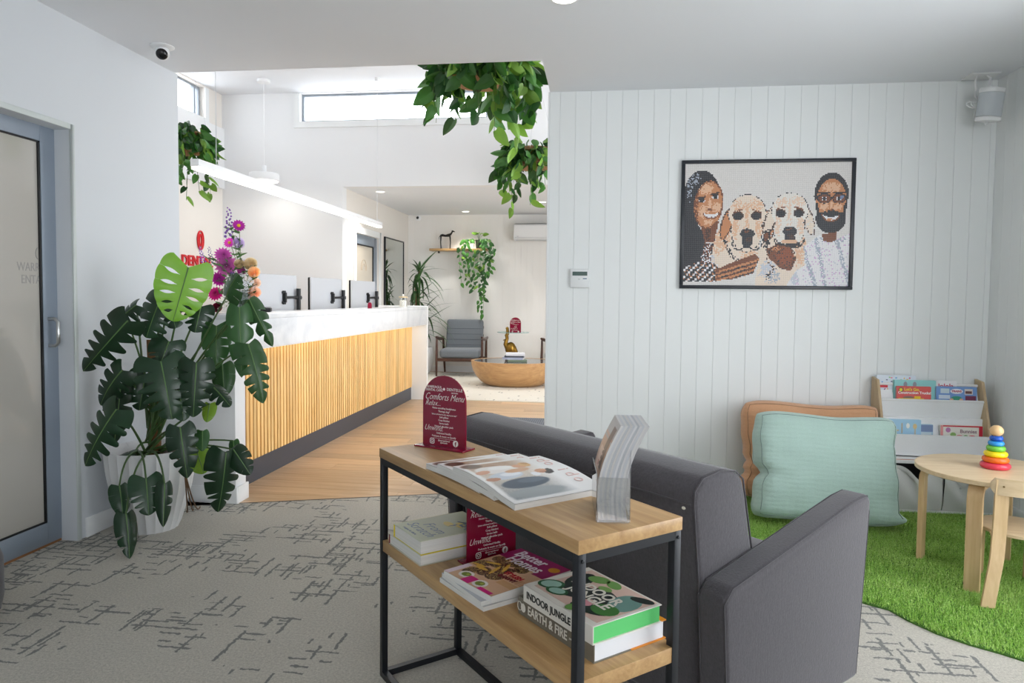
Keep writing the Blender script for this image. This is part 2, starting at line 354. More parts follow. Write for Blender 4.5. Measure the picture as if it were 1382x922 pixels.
# ------------------------------------------------------------------ floors
fl = struct(MB().box((XV-.2, -2.6, -.12), (XR+.4, YF+.2, -.012)).build('floor', mat('floor_slab', (176, 140, 104), .6)), 'carpet and timber board floor')
def cedge(x): return 3.872 + (x+2.14)*.347
b = MB(); b.prism([(XL-.16, -2.4), (XR+.02, -2.4), (XR+.02, YP), (-.363, YP), (-.363, cedge(-.363)), (-2.14, 3.872), (XL-.16, 3.872)], -.012, 0)
struct(b.build('carpet', CARPET, fl), 'grey beige loop carpet with broken dark line pattern')
struct(MB().tube([(-2.13, cedge(-2.13), .0), (-.363, cedge(-.363), .0)], .003, 6).build('trim_3', mat('threshold_metal', (92, 86, 78), .4, .6)), 'thin trim strip between carpet and timber floor')
random.seed(5); y = 3.60; r = 0
pm = {}
while y < 8.7:
    x = -2.6 - random.random()*1.3
    while x < .6:
        x1 = x+1.28; a, c = max(x, -2.62), min(x1, .7)
        if c-a > .05:
            # cut against the carpet edge where they meet
            g = .0012
            poly = [(a+g, y+g), (c-g, y+g), (c-g, y+.165-g), (a+g, y+.165-g)]
            key = round(c-a, 2)
            def ok(px_, py_): return py_ >= cedge(px_)-.002
            pts = []
            for i in range(4):
                p, q = poly[i], poly[(i+1) % 4]; ip, iq = ok(*p), ok(*q)
                if ip: pts.append(p)
                if ip != iq:
                    fp = p[1]-cedge(p[0]); fq = q[1]-cedge(q[0]); s = fp/(fp-fq); pts.append((p[0]+(q[0]-p[0])*s, p[1]+(q[1]-p[1])*s))
            if len(pts) >= 3:
                cx, cy = sum(p[0] for p in pts)/len(pts), sum(p[1] for p in pts)/len(pts)
                MB().prism([(p[0]-cx, p[1]-cy) for p in pts], -.012, 0).build('plank', OAKFL, fl, loc=(cx, cy, 0))
        x = x1
    y += .165; r += 1
# ------------------------------------------------------------------ sliding door in the left wall
dr = struct(bpy.data.objects.new('door_1', None), 'grey aluminium sliding door with frosted glass'); COL.objects.link(dr); dr.location = (-2.70, 2.7, 0)
y0, y1, zt = -.52, .475, 2.085; gy0, gy1, gz0, gz1 = -.42, .36, .117, 1.967; x0, x1 = -.02, .02
MB().box((x0, gy1, .012), (x1, y1, zt)).build('stile', ALU, dr, bevel=.002)
MB().box((x0, y0, .012), (x1, gy0, zt)).build('stile', ALU, dr, bevel=.002)
MB().box((x0, gy0, .012), (x1, gy1, gz0)).build('bottom_rail', ALU, dr, bevel=.002)
MB().box((x0, gy0, gz1), (x1, gy1, zt)).build('top_rail', ALU, dr, bevel=.002)
MB().box((-.012, gy0, gz0), (.009, gy1, gz1)).build('glass_pane', FROST, dr)
g = MB(); gw = .011
for a, c in (((.004, gy0, gz0), (.0165, gy1, gz0+gw*.7)), ((.004, gy0, gz1-gw*.7), (.0165, gy1, gz1)), ((.004, gy1-gw, gz0), (.0165, gy1, gz1)), ((.004, gy0, gz0), (.0165, gy0+gw, gz1))): g.box(a, c)
g.build('gasket', GASKET, dr)
hd = MB(); hp = [(.02, .415, .985), (.055, .415, .985), (.07, .415, 1.0), (.07, .415, 1.10), (.055, .415, 1.115), (.02, .415, 1.115)]
hd.tube([(a, b_-.025, c) for a, b_, c in hp], .009, 10).build('handle', STEEL, dr, smooth=True)
DT = mat('etched_lettering', (146, 144, 140), .4)
MR = frame((0, 0, 0), (0, 1, 0), (0, 0, 1), (1, 0, 0))
for s, yy, zz in (('WARR', 2.988, 1.362), ('ENTA', 3.002, 1.303)): text(s, .058, DT, dr, TR(.0095, yy-2.7, zz) @ MR, sx=.78)
t_ = MB(); t_.tube([(0.0097, 3.045-2.7+.014*math.cos(a), 1.43+.026*math.sin(a)) for a in [PI*.5+i*PI/10 for i in range(11)]], .0025, 4); t_.build('logo_ring', DT, dr)
MB().box((-2.72, 2.18, .0), (-2.682, 3.18, .012)).build('door_track', mat('timber_track', (150, 104, 66), .5), None).__setitem__('kind', 'structure')
# reveal lining and square-set trim round the opening
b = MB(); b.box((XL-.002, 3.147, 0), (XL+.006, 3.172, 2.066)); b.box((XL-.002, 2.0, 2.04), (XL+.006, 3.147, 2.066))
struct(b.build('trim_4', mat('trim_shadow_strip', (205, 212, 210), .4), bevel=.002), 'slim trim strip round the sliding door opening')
b = MB(); b.box((XL-.16, 3.147, 0), (XL-.125, 3.22, 2.3)); b.box((XL-.3, 2.0, -.0), (XL-.16, 3.4, 2.3))
struct(b.build('wall_cavity', WARMW), 'cavity pocket behind the sliding door')
# ------------------------------------------------------------------ inner door and mirror on the far-left wall
d2 = struct(bpy.data.objects.new('door_2', None), 'inner door with grey frame and frosted glass'); COL.objects.link(d2); d2.location = (XF, 9.38, 0)
b = MB(); b.box((0, -.56, 0), (.016, -.48, 2.165)); b.box((0, .485, 0), (.016, .565, 2.165)); b.box((0, -.48, 2.08), (.016, .485, 2.165)); b.build('architrave', TRIMW, d2, bevel=.003)
b = MB(); b.box((-.10, -.478, 0), (-.03, -.40, 2.078)); b.box((-.10, .38, 0), (-.03, .483, 2.078)); b.box((-.10, -.40, 1.95), (-.03, .38, 2.078)); b.box((-.10, -.40, .0), (-.03, .38, .12)); b.build('door_frame', ALU, d2, bevel=.002)
MB().box((-.075, -.40, .12), (-.06, .38, 1.95)).build('glass_pane', frost('frosted_glass_warm', (214, 205, 190), .25), d2)
b = MB(); b.box((-.06, .366, .12), (-.045, .38, 1.95)); b.box((-.06, -.4, 1.936), (-.045, .38, 1.95)); b.build('gasket', GASKET, d2)
b = MB()
for r_ in (.07, .115): b.tube([(-.058, .0+r_*math.cos(a), 1.60+r_*1.3*math.sin(a)) for a in [i*PI/12 for i in range(13)]] , .004, 4)
b.build('arch_motif', mat('etched_arch', (190, 170, 142), .5), d2)
mr = thing('wall_mirror', 'tall thin-framed mirror on the far side wall reflecting the leafy plant', 'mirror', (XF, 10.57, .55))
b = MB(); w2, h2 = .49, 1.58
b.box((.004, -w2, 0), (.03, -w2+.018, h2)); b.box((.004, w2-.018, 0), (.03, w2, h2)); b.box((.004, -w2, h2-.018), (.03, w2, h2)); b.box((.004, -w2, 0), (.03, w2, .018)); b.build('frame', BLKM, mr)
MB().box((.004, -w2+.018, .018), (.022, w2-.018, h2-.018)).build('mirror_glass', mat('mirror_silver', (205, 209, 206), .02, 1.0), mr)
# ------------------------------------------------------------------ reception desk
STONE = NT('white_marble_laminate')
_v = STONE.coord(); _n = STONE.noise(_v, 2.2, 6, .62, 1.2)
STONE.set(Base_Color=STONE.ramp(_n, [(.34, lin((222, 224, 227))), (.5, lin((238, 239, 240))), (.62, lin((226, 228, 231)))]), Roughness=.22); STONE = STONE.m
SLAT = wood('golden_timber_slat', (246, 208, 142), (214, 166, 98), 2, .42, 1.2, .16)
PLINTH = mat('charcoal_plinth', (58, 62, 70), .4, var=.08, vs=20)
LEDW = emit('warm_led_strip', (255, 240, 214), 4.0)
DESKX = -2.288
dk = thing('reception_desk', 'long white stone-topped reception desk clad in vertical timber slats', 'desk', (DESKX, 6.1, 0))
def D(x, y, z): return (x-DESKX, y-6.1, z)
MB().box(D(-2.47, 3.99, .15), D(-2.305, 8.2, .912)).build('carcass', mat('carcass_board', (170, 128, 72), .6), dk)
MB().box(D(-2.46, 3.99, 0), D(DESKX, 8.2, .15)).build('plinth', PLINTH, dk)
sl = MB().prism([(-.017, 0), (-.017, .026), (.017, .026), (.017, 0)], 0, .76).mesh('slat', SLAT, bevel=.003, seg=1)
ny = 86
for i in range(ny):
    y = 4.015 + i*(8.19-4.015)/(ny-1)
    link('slat', sl, dk, TR(*D(-2.305, y, .152)) @ RZ(-PI/2))
MB().box(D(-2.44, 3.875, 1.095), D(-2.09, 8.2, 1.125)).build('worktop', STONE, dk, bevel=.003)
MB().box(D(-2.115, 3.875, .912), D(-2.09, 8.2, 1.095)).build('fascia', STONE, dk, bevel=.002)
MB().box(D(-2.33, 3.99, .905), D(-2.115, 8.2, .912)).build('soffit', TRIMW, dk)
MB().box(D(-2.255, 4.05, .897), D(-2.235, 8.15, .905)).build('led_strip', LEDW, dk)
ep = MB().box(D(-2.595, 3.87, 0), D(-2.15, 3.99, 1.095)); ep.build('end_panel', WHITE, dk, bevel=.003)
b = MB(); b.box(D(-2.595, 3.856, 0), D(-2.136, 3.87, .10)); b.box(D(-2.15, 3.87, 0), D(-2.136, 4.0, .10)); b.build('end_skirting', TRIMW, dk, bevel=.003)
b = MB(); b.box(D(-2.85, 8.2, 0), D(-2.09, 8.24, 1.135)); b.build('end_panel', TRIMW, dk, bevel=.003)
MB().box(D(-3.15, 4.04, .70), D(-2.47, 8.2, .735)).build('desk_top', mat('desk_laminate', (226, 220, 210), .4), dk)
for y in (4.1, 6.1, 8.1): MB().box(D(-3.1, y-.015, 0), D(-2.5, y+.015, .70)).build('desk_support', TRIMW, dk)
# ---- monitors on arms
MONB = mat('monitor_silver', (206, 209, 214), .35, .3); MSCR = mat('monitor_black_glass', (12, 12, 14), .15); ARMB = mat('arm_black', (26, 27, 30), .45, .3)
def monitor(y0, lab):
    t = thing('monitor', lab, 'monitor', (-2.56, y0, .735), 0, 'computer monitors on black arms along the reception desk')
    T = TR(0, .31, .49) @ RZ(math.radians(-4))
    MB().prism(rrect(.62, .36, .012), -.004, .008, T @ frame((0, 0, 0), (0, 1, 0), (0, 0, 1), (1, 0, 0))).build('back_shell', MONB, t, smooth=True)
    MB().prism(rrect(.622, .362, .012), -.022, -.004, T @ frame((0, 0, 0), (0, 1, 0), (0, 0, 1), (1, 0, 0))).build('screen', MSCR, t, smooth=True)
    p = MB(); p.box((.008, .08, -.055), (.022, .115, .055), T); p.box((.022, .085, -.04), (.034, .11, .04), T); p.box((.008, .07, -.05), (.018, .125, -.03), T); p.box((.008, .07, .03), (.018, .125, .05), T)
    p.build('mount_plate', ARMB, t, bevel=.002)
    MB().tube([(.03, .41, .49), (.05, .5, .492), (.055, .575, .492)], .011, 8).build('arm', ARMB, t, smooth=True)
    q = MB(); q.lathe([(.018, 0), (.018, .565)], 14, TR(.055, .60, 0)); q.lathe([(.026, .475), (.026, .505)], 14, TR(.055, .60, 0)); q.box((.05, .62, .482), (.06, .66, .498)); q.build('pole', ARMB, t, smooth=True)
    MB().box((.008, .02, .30), (.016, .05, .325)).build('port_cover', ARMB, t); MB().box((.008, .09, .30), (.016, .17, .325)).build('port_cover', ARMB, t)
    MB().prism(rrect(.22, .2, .02), 0, .012, TR(.055, .60, 0)).build('clamp', ARMB, t)
    return t
monitor(4.93, 'silver-backed monitor nearest the flower vase on the reception desk')
monitor(5.94, 'middle silver-backed monitor between two others on the reception desk')
monitor(6.95, 'silver-backed monitor nearest the candle on the reception desk')
# ---- candle
GLJ = pane('jar_glass', (244, 246, 246), .03, .3)
cn = thing('candle_jar', 'white candle in a clear glass jar at the desk end', 'candle', (-2.25, 7.72, 1.125))
MB().lathe([(.040, .0), (.040, .07), (.038, .075), (.002, .078)], 20).build('wax', mat('candle_wax', (240, 234, 222), .5), cn, smooth=True)
MB().lathe([(.045, 0), (.046, .115)], 20, cap=False).build('jar', GLJ, cn, smooth=True)
MB().lathe([(.046, .105), (.048, .107), (.048, .118), (.046, .12), (.046, .118)], 20).build('lid', mat('jar_lid_wood', (214, 190, 150), .5), cn, smooth=True)
MB().lathe([(.010, .12), (.014, .13), (.010, .142), (.002, .146)], 12).build('lid_knob', mat('knob_white', (232, 230, 226), .35), cn, smooth=True)
MB().prism([(-.03, 0), (.03, 0), (.03, .03)] + arc(0, .03, .03, 0, PI, 8)[1:], -.003, .003, frame((-2.25, 6.57, 1.125), (.3, .95, 0), (0, 0, 1), (.95, -.3, 0))).build('card_holder', mat('burgundy_acrylic', (128, 12, 46), .12)).name
tag(bpy.data.objects['card_holder'], 'tiny burgundy arched card beside a monitor pole on the desk', 'card')
pt = thing('payment_terminal', 'small black payment terminal behind the flower vase', 'terminal', (-2.33, 4.62, 1.125), .4)
MB().box((-.035, -.07, 0), (.035, .07, .03)).build('body', ARMB, pt, bevel=.008)
MB().box((-.027, .0, .03), (.027, .055, .034)).build('screen', MSCR, pt); 
k_ = MB()
for i in range(3):
    for j in range(4): k_.box((-.024+i*.017, -.058+j*.013, .03), (-.012+i*.017, -.049+j*.013, .033))
k_.build('keypad', mat('key_grey', (90, 92, 96), .5), pt)
# ---- linear LED pendant and round pendant
LEDM = emit('led_diffuser', (255, 250, 240), 4.0); WMET = mat('white_metal', (238, 239, 240), .35)
lp = thing('linear_pendant_light', 'long white linear LED bar hanging over the reception desk', 'light', (-2.633, 6.16, 2.052))
b = MB(); b.box((-.03, -1.90, .018), (.03, 1.90, .066)); b.build('housing', WMET, lp, bevel=.003)
MB().box((-.026, -1.895, 0), (.026, 1.895, .018)).build('diffuser', LEDM, lp, bevel=.003)
for y in (-1.64, 1.79):
    MB().tube([(0, y, .066), (0, y, ZH-2.052-.04)], .0022, 5).build('wire', mat('steel_wire', (205, 207, 210), .4, .5), lp)
    MB().lathe([(.025, 0), (.03, .03), (.03, .04)], 14, TR(0, y, ZH-2.052-.04)).build('ceiling_mount', WMET, lp, smooth=True)
MB().tube(bez((.0, 1.80, .066), (.0, 1.86, .125), (0, 1.89, .06)), .003, 5).build('power_lead', WMET, lp)
rp = thing('round_pendant_light', 'flat round white pendant lamp hanging behind the LED bar', 'light', (-4.0, 7.9, 2.575))
MB().lathe([(.02, .11), (.165, .105), (.172, .095), (.172, .02), (.16, .015)], 32, cap=False).build('shade', WMET, rp, smooth=True)
MB().lathe([(.001, .012), (.158, .012), (.158, .02), (.001, .02)], 32, cap=False).build('diffuser', LEDM, rp)
MB().lathe([(.028, .105), (.028, .20), (.004, .205)], 16).build('stem', WMET, rp, smooth=True)
MB().tube([(0, 0, .2), (0, 0, ZH-2.575-.03)], .003, 6).build('cable', WMET, rp)
MB().lathe([(.075, 0), (.075, .03)], 24, TR(0, 0, ZH-2.575-.03)).build('ceiling_rose', WMET, rp, smooth=True)
# ---- downlights
def downlight(x, y, z, lab, e=62.0, spot=True, rad=.055):
    t = thing('downlight', lab, 'light', (x, y, z), 0, 'recessed ceiling downlights')
    MB().lathe([(rad, -.004), (rad+.014, -.003), (rad+.014, 0), (rad, 0)], 24, cap=False).build('trim_ring', WMET, t)
    MB().lathe([(.001, -.0025), (rad, -.0025), (rad, -.0005), (.001, -.0005)], 24, cap=False).build('lens', LEDM, t)
    if spot:
        l = bpy.data.lights.new('downlight_lamp', 'SPOT'); l.energy = e; l.spot_size = 1.9; l.spot_blend = .6; l.shadow_soft_size = .05; l.color = (1, .96, .91)
        o = bpy.data.objects.new('downlight_lamp', l); COL.objects.link(o); o.parent = t; o.location = (0, 0, -.02)
downlight(-2.889, 8.85, ZL, 'round recessed downlight beside the far side wall')
downlight(-2.179, 10.95, ZL, 'round recessed downlight above the wall shelf')
downlight(-.878, 9.93, ZL, 'round recessed downlight in front of the air conditioner')
downlight(.3, 9.93, ZL, 'added unseen downlight beyond the grooved wall end')  # unseen lamp added to brighten the far room
downlight(-.193, 3.19, ZC, 'round downlight in the waiting room ceiling', 12)
# lamp output of the LED bar and pendant
for loc, sx, sy, e in (((-2.633, 6.16, 2.045), .05, 3.78, 18), ((-4.0, 7.9, 2.58), .3, .3, 3)):
    l = bpy.data.lights.new('led_lamp', 'AREA'); l.shape = 'RECTANGLE'; l.size = sx; l.size_y = sy; l.energy = e; l.color = (1, .95, .88)
    o = bpy.data.objects.new('led_lamp', l); COL.objects.link(o); o.location = loc
# ---- red lettering on the reception wall
RED = mat('red_sign_letters', (214, 30, 40), .35)
sg = thing('wall_lettering', 'red raised wall sign with an oval emblem behind reception', 'sign', (XV+.012, 7.6, 1.55))
MW = frame((0, 0, 0), (0, 1, 0), (0, 0, 1), (1, 0, 0))
text('DENTAL', .17, RED, sg, TR(0.0, .24, .085) @ MW, ext=.008, off=.004)
b = MB()
for r1, r2 in ((.06, .11), (.03, .07)): b.tube([(0, .31+r1*math.cos(a), .345+r2*math.sin(a)) for a in [i*PI/12 for i in range(25)]], .011, 6)
b.build('emblem', RED, sg)
# ---- ceiling cameras
def seccam(M, name_lab, d=(0, 0, 1), s=1.0):
    t = thing('security_camera', name_lab, 'camera', M=M)
    MB().lathe([(.062*s, 0), (.062*s, .004), (.05*s, .012), (.001, .014)], 24).build('mount_flange', WMET, t, smooth=True)
    MB().ball((0, 0, .035*s), .038*s, 18, 12).build('ball_housing', WMET, t, smooth=True)
    MB().ball((0, 0, 0), (.030*s, .030*s, .016*s), 18, 8, TR(0, 0, .035*s) @ Vector(d).to_track_quat('Z', 'Y').to_matrix().to_4x4() @ TR(0, 0, .028*s)).build('lens', MSCR, t, smooth=True)
seccam(TR(-2.386, 3.57, ZC) @ RX(PI), 'white ball security camera on the ceiling beside the door wall', (.42, .75, .5))
seccam(TR(-3.07, YF, 2.55) @ RX(PI/2), 'small dark security camera high on the far grooved wall', (0.1, 0, 1), .75)
# ------------------------------------------------------------------ console table and what stands on it
TOPW = wood('oak_veneer_top', (200, 164, 114), (158, 120, 76), 0, .38, 1.0, .02)
TB = Vector((-.041, 1.394, 0)); TL = Vector((-.655, .7556, 0)); TS = Vector((.7556, .655, 0))
def TP(u, v, z): p = TB + TL*u + TS*v; return Vector((p.x, p.y, z))
TA = math.atan2(TL.y, TL.x)
LEN, DEP, ZT, ZS = 1.02, .30, .752, .455
MT = frame(TB, TL, -TS, (0, 0, 1))     # local x along the length, y towards the viewer side
ct = thing('console_table', 'narrow console table with oak boards in a black steel frame', 'table', M=TR(*TP(LEN/2, DEP/2, 0)) @ RZ(TA))
hx, hy = LEN/2, DEP/2
MB().box((-hx, -hy, ZT-.03), (hx, hy, ZT)).build('table_top', TOPW, ct, bevel=.0015)
MB().box((-hx+.004, -hy+.004, ZS-.036), (hx-.004, hy-.004, ZS)).build('shelf', TOPW, ct, bevel=.0015)
lg = .02
for sx in (-1, 1):
    for sy in (-1, 1):
        cx, cy = sx*(hx-.012), sy*(hy-.012)
        if True:
            l_ = MB().box((cx-.01, cy-.01, 0), (cx+.01, cy+.01, ZT-.03)).build('leg', BLKM, ct, bevel=.001)
            MB().lathe([(.004, 0), (.004, .003), (.002, .004)], 8, TR(cx+sx*.010, cy, ZT-.045) @ RY(sx*PI/2)).build('bolt', BLKM, l_)
for sy in (-1, 1):
    cy = sy*(hy-.012)
    MB().box((-hx+.022, cy-.01, ZT-.05), (hx-.022, cy+.01, ZT-.03)).build('top_rail', BLKM, ct)
    MB().box((-hx+.022, cy-.01, 0), (hx-.022, cy+.01, .02)).build('foot_rail', BLKM, ct)
for sx in (-1, 1):
    cx = sx*(hx-.012)
    MB().box((cx-.01, -hy+.022, ZT-.05), (cx+.01, hy-.022, ZT-.03)).build('top_rail', BLKM, ct)
    MB().box((cx-.01, -hy+.022, 0), (cx+.01, hy-.022, .02)).build('foot_rail', BLKM, ct)
# ---- arched acrylic menu signs
BURG = mat('burgundy_acrylic', (128, 12, 46), .12); PRW = mat('white_print', (240, 236, 232), .6)
def arch_sign(M, lab, detail=True, s=1.0):
    t = thing('menu_sign', lab, 'sign', M=M, group=None)
    w, h = .172*s, .235*s; r = w/2
    poly = [(-r, .004), (r, .004), (r, h-r)] + arc(0, h-r, r, 0, PI, 20)[1:-1] + [(-r, h-r)]
    F = frame((0, 0, 0), (1, 0, 0), (0, 0, 1), (0, -1, 0))
    MB().prism(poly, -.0025*s, .0025*s, F).build('arch_panel', BURG, t, smooth=True)
    MB().box((-r-.012*s, -.034*s, 0), (r+.012*s, .034*s, .005*s)).build('base_plate', BURG, t, bevel=.001)
    if not detail:
        lines = [(0, .19, .012, 0), (0, .165, .02, .3), (-.03, .14, .014, .3), (0, .12, .009, 0), (0, .105, .009, 0), (0, .09, .009, 0), (-.02, .065, .014, .3), (0, .045, .009, 0)]
    for s_, x, z, sz, shr, sxx in (
        ('WARRAGUL', -.040, .196, .0115, 0, 1.0), ('DENTAL CARE', -.040, .186, .0115, 0, .92), ('DENTELLE', .042, .191, .013, 0, 1.05), ('ON MAIN', .042, .1805, .006, 0, 1),
        ('Comforts Menu', .0, .164, .031, .45, .78), ('Relax...', -.045, .143, .026, .45, .85),
        ('Noise cancelling headphones', .0, .128, .0085, 0, .95), ('Therapy dog*', .0, .1175, .0085, 0, 1), ('*please call ahead to add a dog to your visit*', .0, .1075, .0062, .2, .9),
        ('Soft pillow', .0, .0985, .0085, 0, 1), ('Cosy blanket', .0, .0885, .0085, 0, 1), ('Stress balls', .0, .0785, .0085, 0, 1), ('Heated shoulder pads', .0, .0685, .0085, 0, 1),
        ('Unwind.', -.042, .061, .027, .45, .85), ('Unlimited Netflix', .0, .046, .0085, 0, 1), ('Podcasts & music on Spotify', .0, .036, .0085, 0, 1),
        ('@warraguldental', .0, .0225, .0068, 0, 1), ('@dentelle', .0, .0155, .0068, 0, 1)):
        if not detail and sz < .0085: continue
        text(s_, sz*s, PRW, t, TR(x*s, -.0027*s, z*s) @ RX(PI/2), shear=shr, sx=sxx, ext=.0002, off=-.0004*s if sz > .02 else 0.0)
    b = MB(); b.lathe([(.0045*s, 0), (.0045*s, .0004)], 12, TR(0, -.0026*s, .191*s) @ RX(PI/2)); b.build('star_mark', PRW, t)
    b = MB(); b.box((-.042*s, -.003*s, .0286*s), (.042*s, -.0026*s, .0292*s)); b.build('print_rule', PRW, t)
    F2 = lambda x, z: TR(x*s, -.0026*s, z*s) @ RX(PI/2)
    b = MB(); rr = rrect(.019*s, .019*s, .006*s); ri = rrect(.0145*s, .0145*s, .004*s)
    n = len(rr); b.add([(p[0], p[1], .0004) for p in rr] + [(p[0], p[1], .0004) for p in ri], [(i, (i+1) % n, n+(i+1) % n, n+i) for i in range(n)], F2(-.047, .0185))
    b.tube([(.0042*s*math.cos(a), .0042*s*math.sin(a), .0004) for a in [i*PI/6 for i in range(13)]], .0011*s, 4, F2(-.047, .0185)); b.build('camera_icon', PRW, t)
    b = MB(); b.lathe([(.0105*s, 0), (.0105*s, .0004)], 20, F2(.047, .0185)); b.build('round_icon', PRW, t)
    text('f', .019*s, BURG, t, TR(.047*s, -.0031*s, .0165*s) @ RX(PI/2), off=.0006, name='icon_letter')
    return t
def yawM(p, a): return TR(*p) @ RZ(a)
p0, p1 = TP(.997, .143, ZT), TP(.834, .219, ZT); d = p1-p0
arch_sign(yawM((p0+p1)/2, math.atan2(d.y, d.x)), 'burgundy arched menu sign standing on the console table top')
p0, p1 = TP(.68, .142, ZS), TP(.68, .284, ZS); d = p1-p0
arch_sign(yawM((p0+p1)/2 + TS*.005, math.atan2(d.y, d.x)), 'burgundy arched menu sign tucked on the lower console shelf')
# ---- colour-patch helper: flat print made of thin shapes just above a cover
def col(c, rough=.45): return mat('print_%d_%d_%d' % c, c, rough)
PAGE = NT('page_edges'); _c = PAGE.coord(scale=(1, 1, 260)); PAGE.set(Base_Color=PAGE.mix(PAGE.noise(_c, 3, 2), lin((198, 196, 190)), lin((236, 234, 229))), Roughness=.8); PAGE = PAGE.m
def blob(parent, name, c, pts, z, h=.0003, M=None):
    return MB().prism(pts, z, z+h, M).build(name, col(c), parent)
def ell(cx, cy, rx, ry, n=16, rot=0):
    return [(cx+rx*math.cos(a)*math.cos(rot)-ry*math.sin(a)*math.sin(rot), cy+rx*math.cos(a)*math.sin(rot)+ry*math.sin(a)*math.cos(rot)) for a in [2*PI*i/n for i in range(n)]]
def book(name, lab, cat, loc, rz, w, h, t, cover, cov_t=.0025, page=PAGE, spine='x-', group=None, inset=.004, back=None):
    # lies flat: w along local x, h along local y; spine on local -y side
    o = thing(name, lab, cat, loc, rz, group); m = cover if not isinstance(cover, tuple) else col(cover)
    MB().box((-w/2, -h/2, 0), (w/2, h/2, cov_t)).build('back_cover', m, o, bevel=.0008, seg=1)
    MB().box((-w/2+inset, -h/2+cov_t, cov_t), (w/2-inset, h/2-inset, t-cov_t)).build('pages', page, o)
    MB().box((-w/2, -h/2, t-cov_t), (w/2, h/2, t)).build('front_cover', m, o, bevel=.0008, seg=1)
    MB().box((-w/2, -h/2-.0008, 0), (w/2, -h/2+cov_t, t)).build('spine', back or m, o, bevel=.001, seg=1)
    return o
# flat prints painted cell by cell
PRT = NT('glossy_print'); _at = PRT.n('ShaderNodeAttribute', attribute_name='Col'); PRT.set(Base_Color=_at.outputs['Color'], Roughness=.28); PRT = PRT.m
def paint_grid(name, fn, nu, nv, colfn, parent, m=None):
    g = MB().grid(fn, nu, nv); me = g.mesh(name, m or PRT, smooth=True, ang=180)
    A_, B_ = np.meshgrid((np.arange(nu)+.5)/nu, (np.arange(nv)+.5)/nv); C_ = np.clip(colfn(A_, B_), 0, 255).reshape(-1, 3)/255.0
    C_ = np.where(C_ <= .04045, C_/12.92, ((C_+.055)/1.055)**2.4); C_ = np.c_[C_, np.ones(len(C_))]
    ca = me.color_attributes.new('Col', 'FLOAT_COLOR', 'CORNER'); ca.data.foreach_set('color', np.repeat(C_, 4, axis=0).astype(np.float32).reshape(-1))
    return link(name, me, parent)
def blend(img, A_, B_, c, a, b_, ra, rb, rot=0, hard=6.0, op=1.0):
    dx, dy = A_-a, B_-b_; ca, sa = math.cos(rot), math.sin(rot); d = ((dx*ca+dy*sa)/ra)**2 + ((-dx*sa+dy*ca)/rb)**2
    k_ = np.clip((1-d)*hard, 0, 1)[..., None]*op; img[:] = img*(1-k_) + np.array(c, float)*k_
def wedding_cover(A_, B_):
    img = np.zeros(A_.shape+(3,)); img[:] = (236, 234, 232); rg = np.random.default_rng(3); nz = rg.normal(0, 1, A_.shape)
    pic = (np.clip((A_-.04)*30, 0, 1)*np.clip((.96-A_)*30, 0, 1)*np.clip((B_-.04)*30, 0, 1)*np.clip((.74-B_)*4.5, 0, 1))[..., None]
    top = np.array((164, 122, 92.)); mid = np.array((210, 196, 182.)); bot = np.array((128, 138, 144.)); t_ = A_[..., None]
    bgc = np.where(t_ < .45, top+(mid-top)*(t_/.45), mid+(bot-mid)*((t_-.45)/.55)) + nz[..., None]*5
    img[:] = img*(1-pic) + bgc*pic
    for c, a, b_, ra, rb, ro, h in (((96, 66, 48), .10, .14, .09, .12, 0, 2), ((140, 92, 60), .20, .30, .07, .10, 0, 2), ((150, 156, 158), .85, .35, .10, .32, 0, 3),
        ((232, 226, 222), .29, .30, .13, .24, -.1, 4), ((242, 240, 238), .25, .36, .06, .14, 0, 4), ((206, 148, 118), .33, .12, .05, .09, .3, 4), ((198, 204, 214), .47, .28, .09, .20, .1, 4), ((226, 228, 234), .45, .34, .05, .12, 0, 3), ((190, 138, 112), .52, .11, .04, .08, 0, 4),
        ((72, 84, 98), .66, .36, .10, .27, .05, 5), ((92, 104, 118), .63, .44, .05, .16, 0, 3), ((212, 168, 134), .38, .46, .05, .15, .1, 4), ((216, 160, 124), .27, .56, .06, .08, 0, 5), ((216, 172, 112), .24, .64, .075, .06, 0, 4), ((190, 140, 84), .21, .66, .04, .04, 0, 3),
        ((226, 226, 230), .52, .57, .05, .05, 0, 4), ((202, 148, 114), .47, .67, .055, .075, 0, 5), ((184, 126, 94), .50, .68, .03, .05, 0, 3), ((48, 40, 38), .49, .75, .065, .035, -.2, 5), ((52, 44, 40), .53, .71, .03, .04, 0, 4)):
        blend(img, A_, B_, c, a, b_, ra, rb, ro, h)
    return img
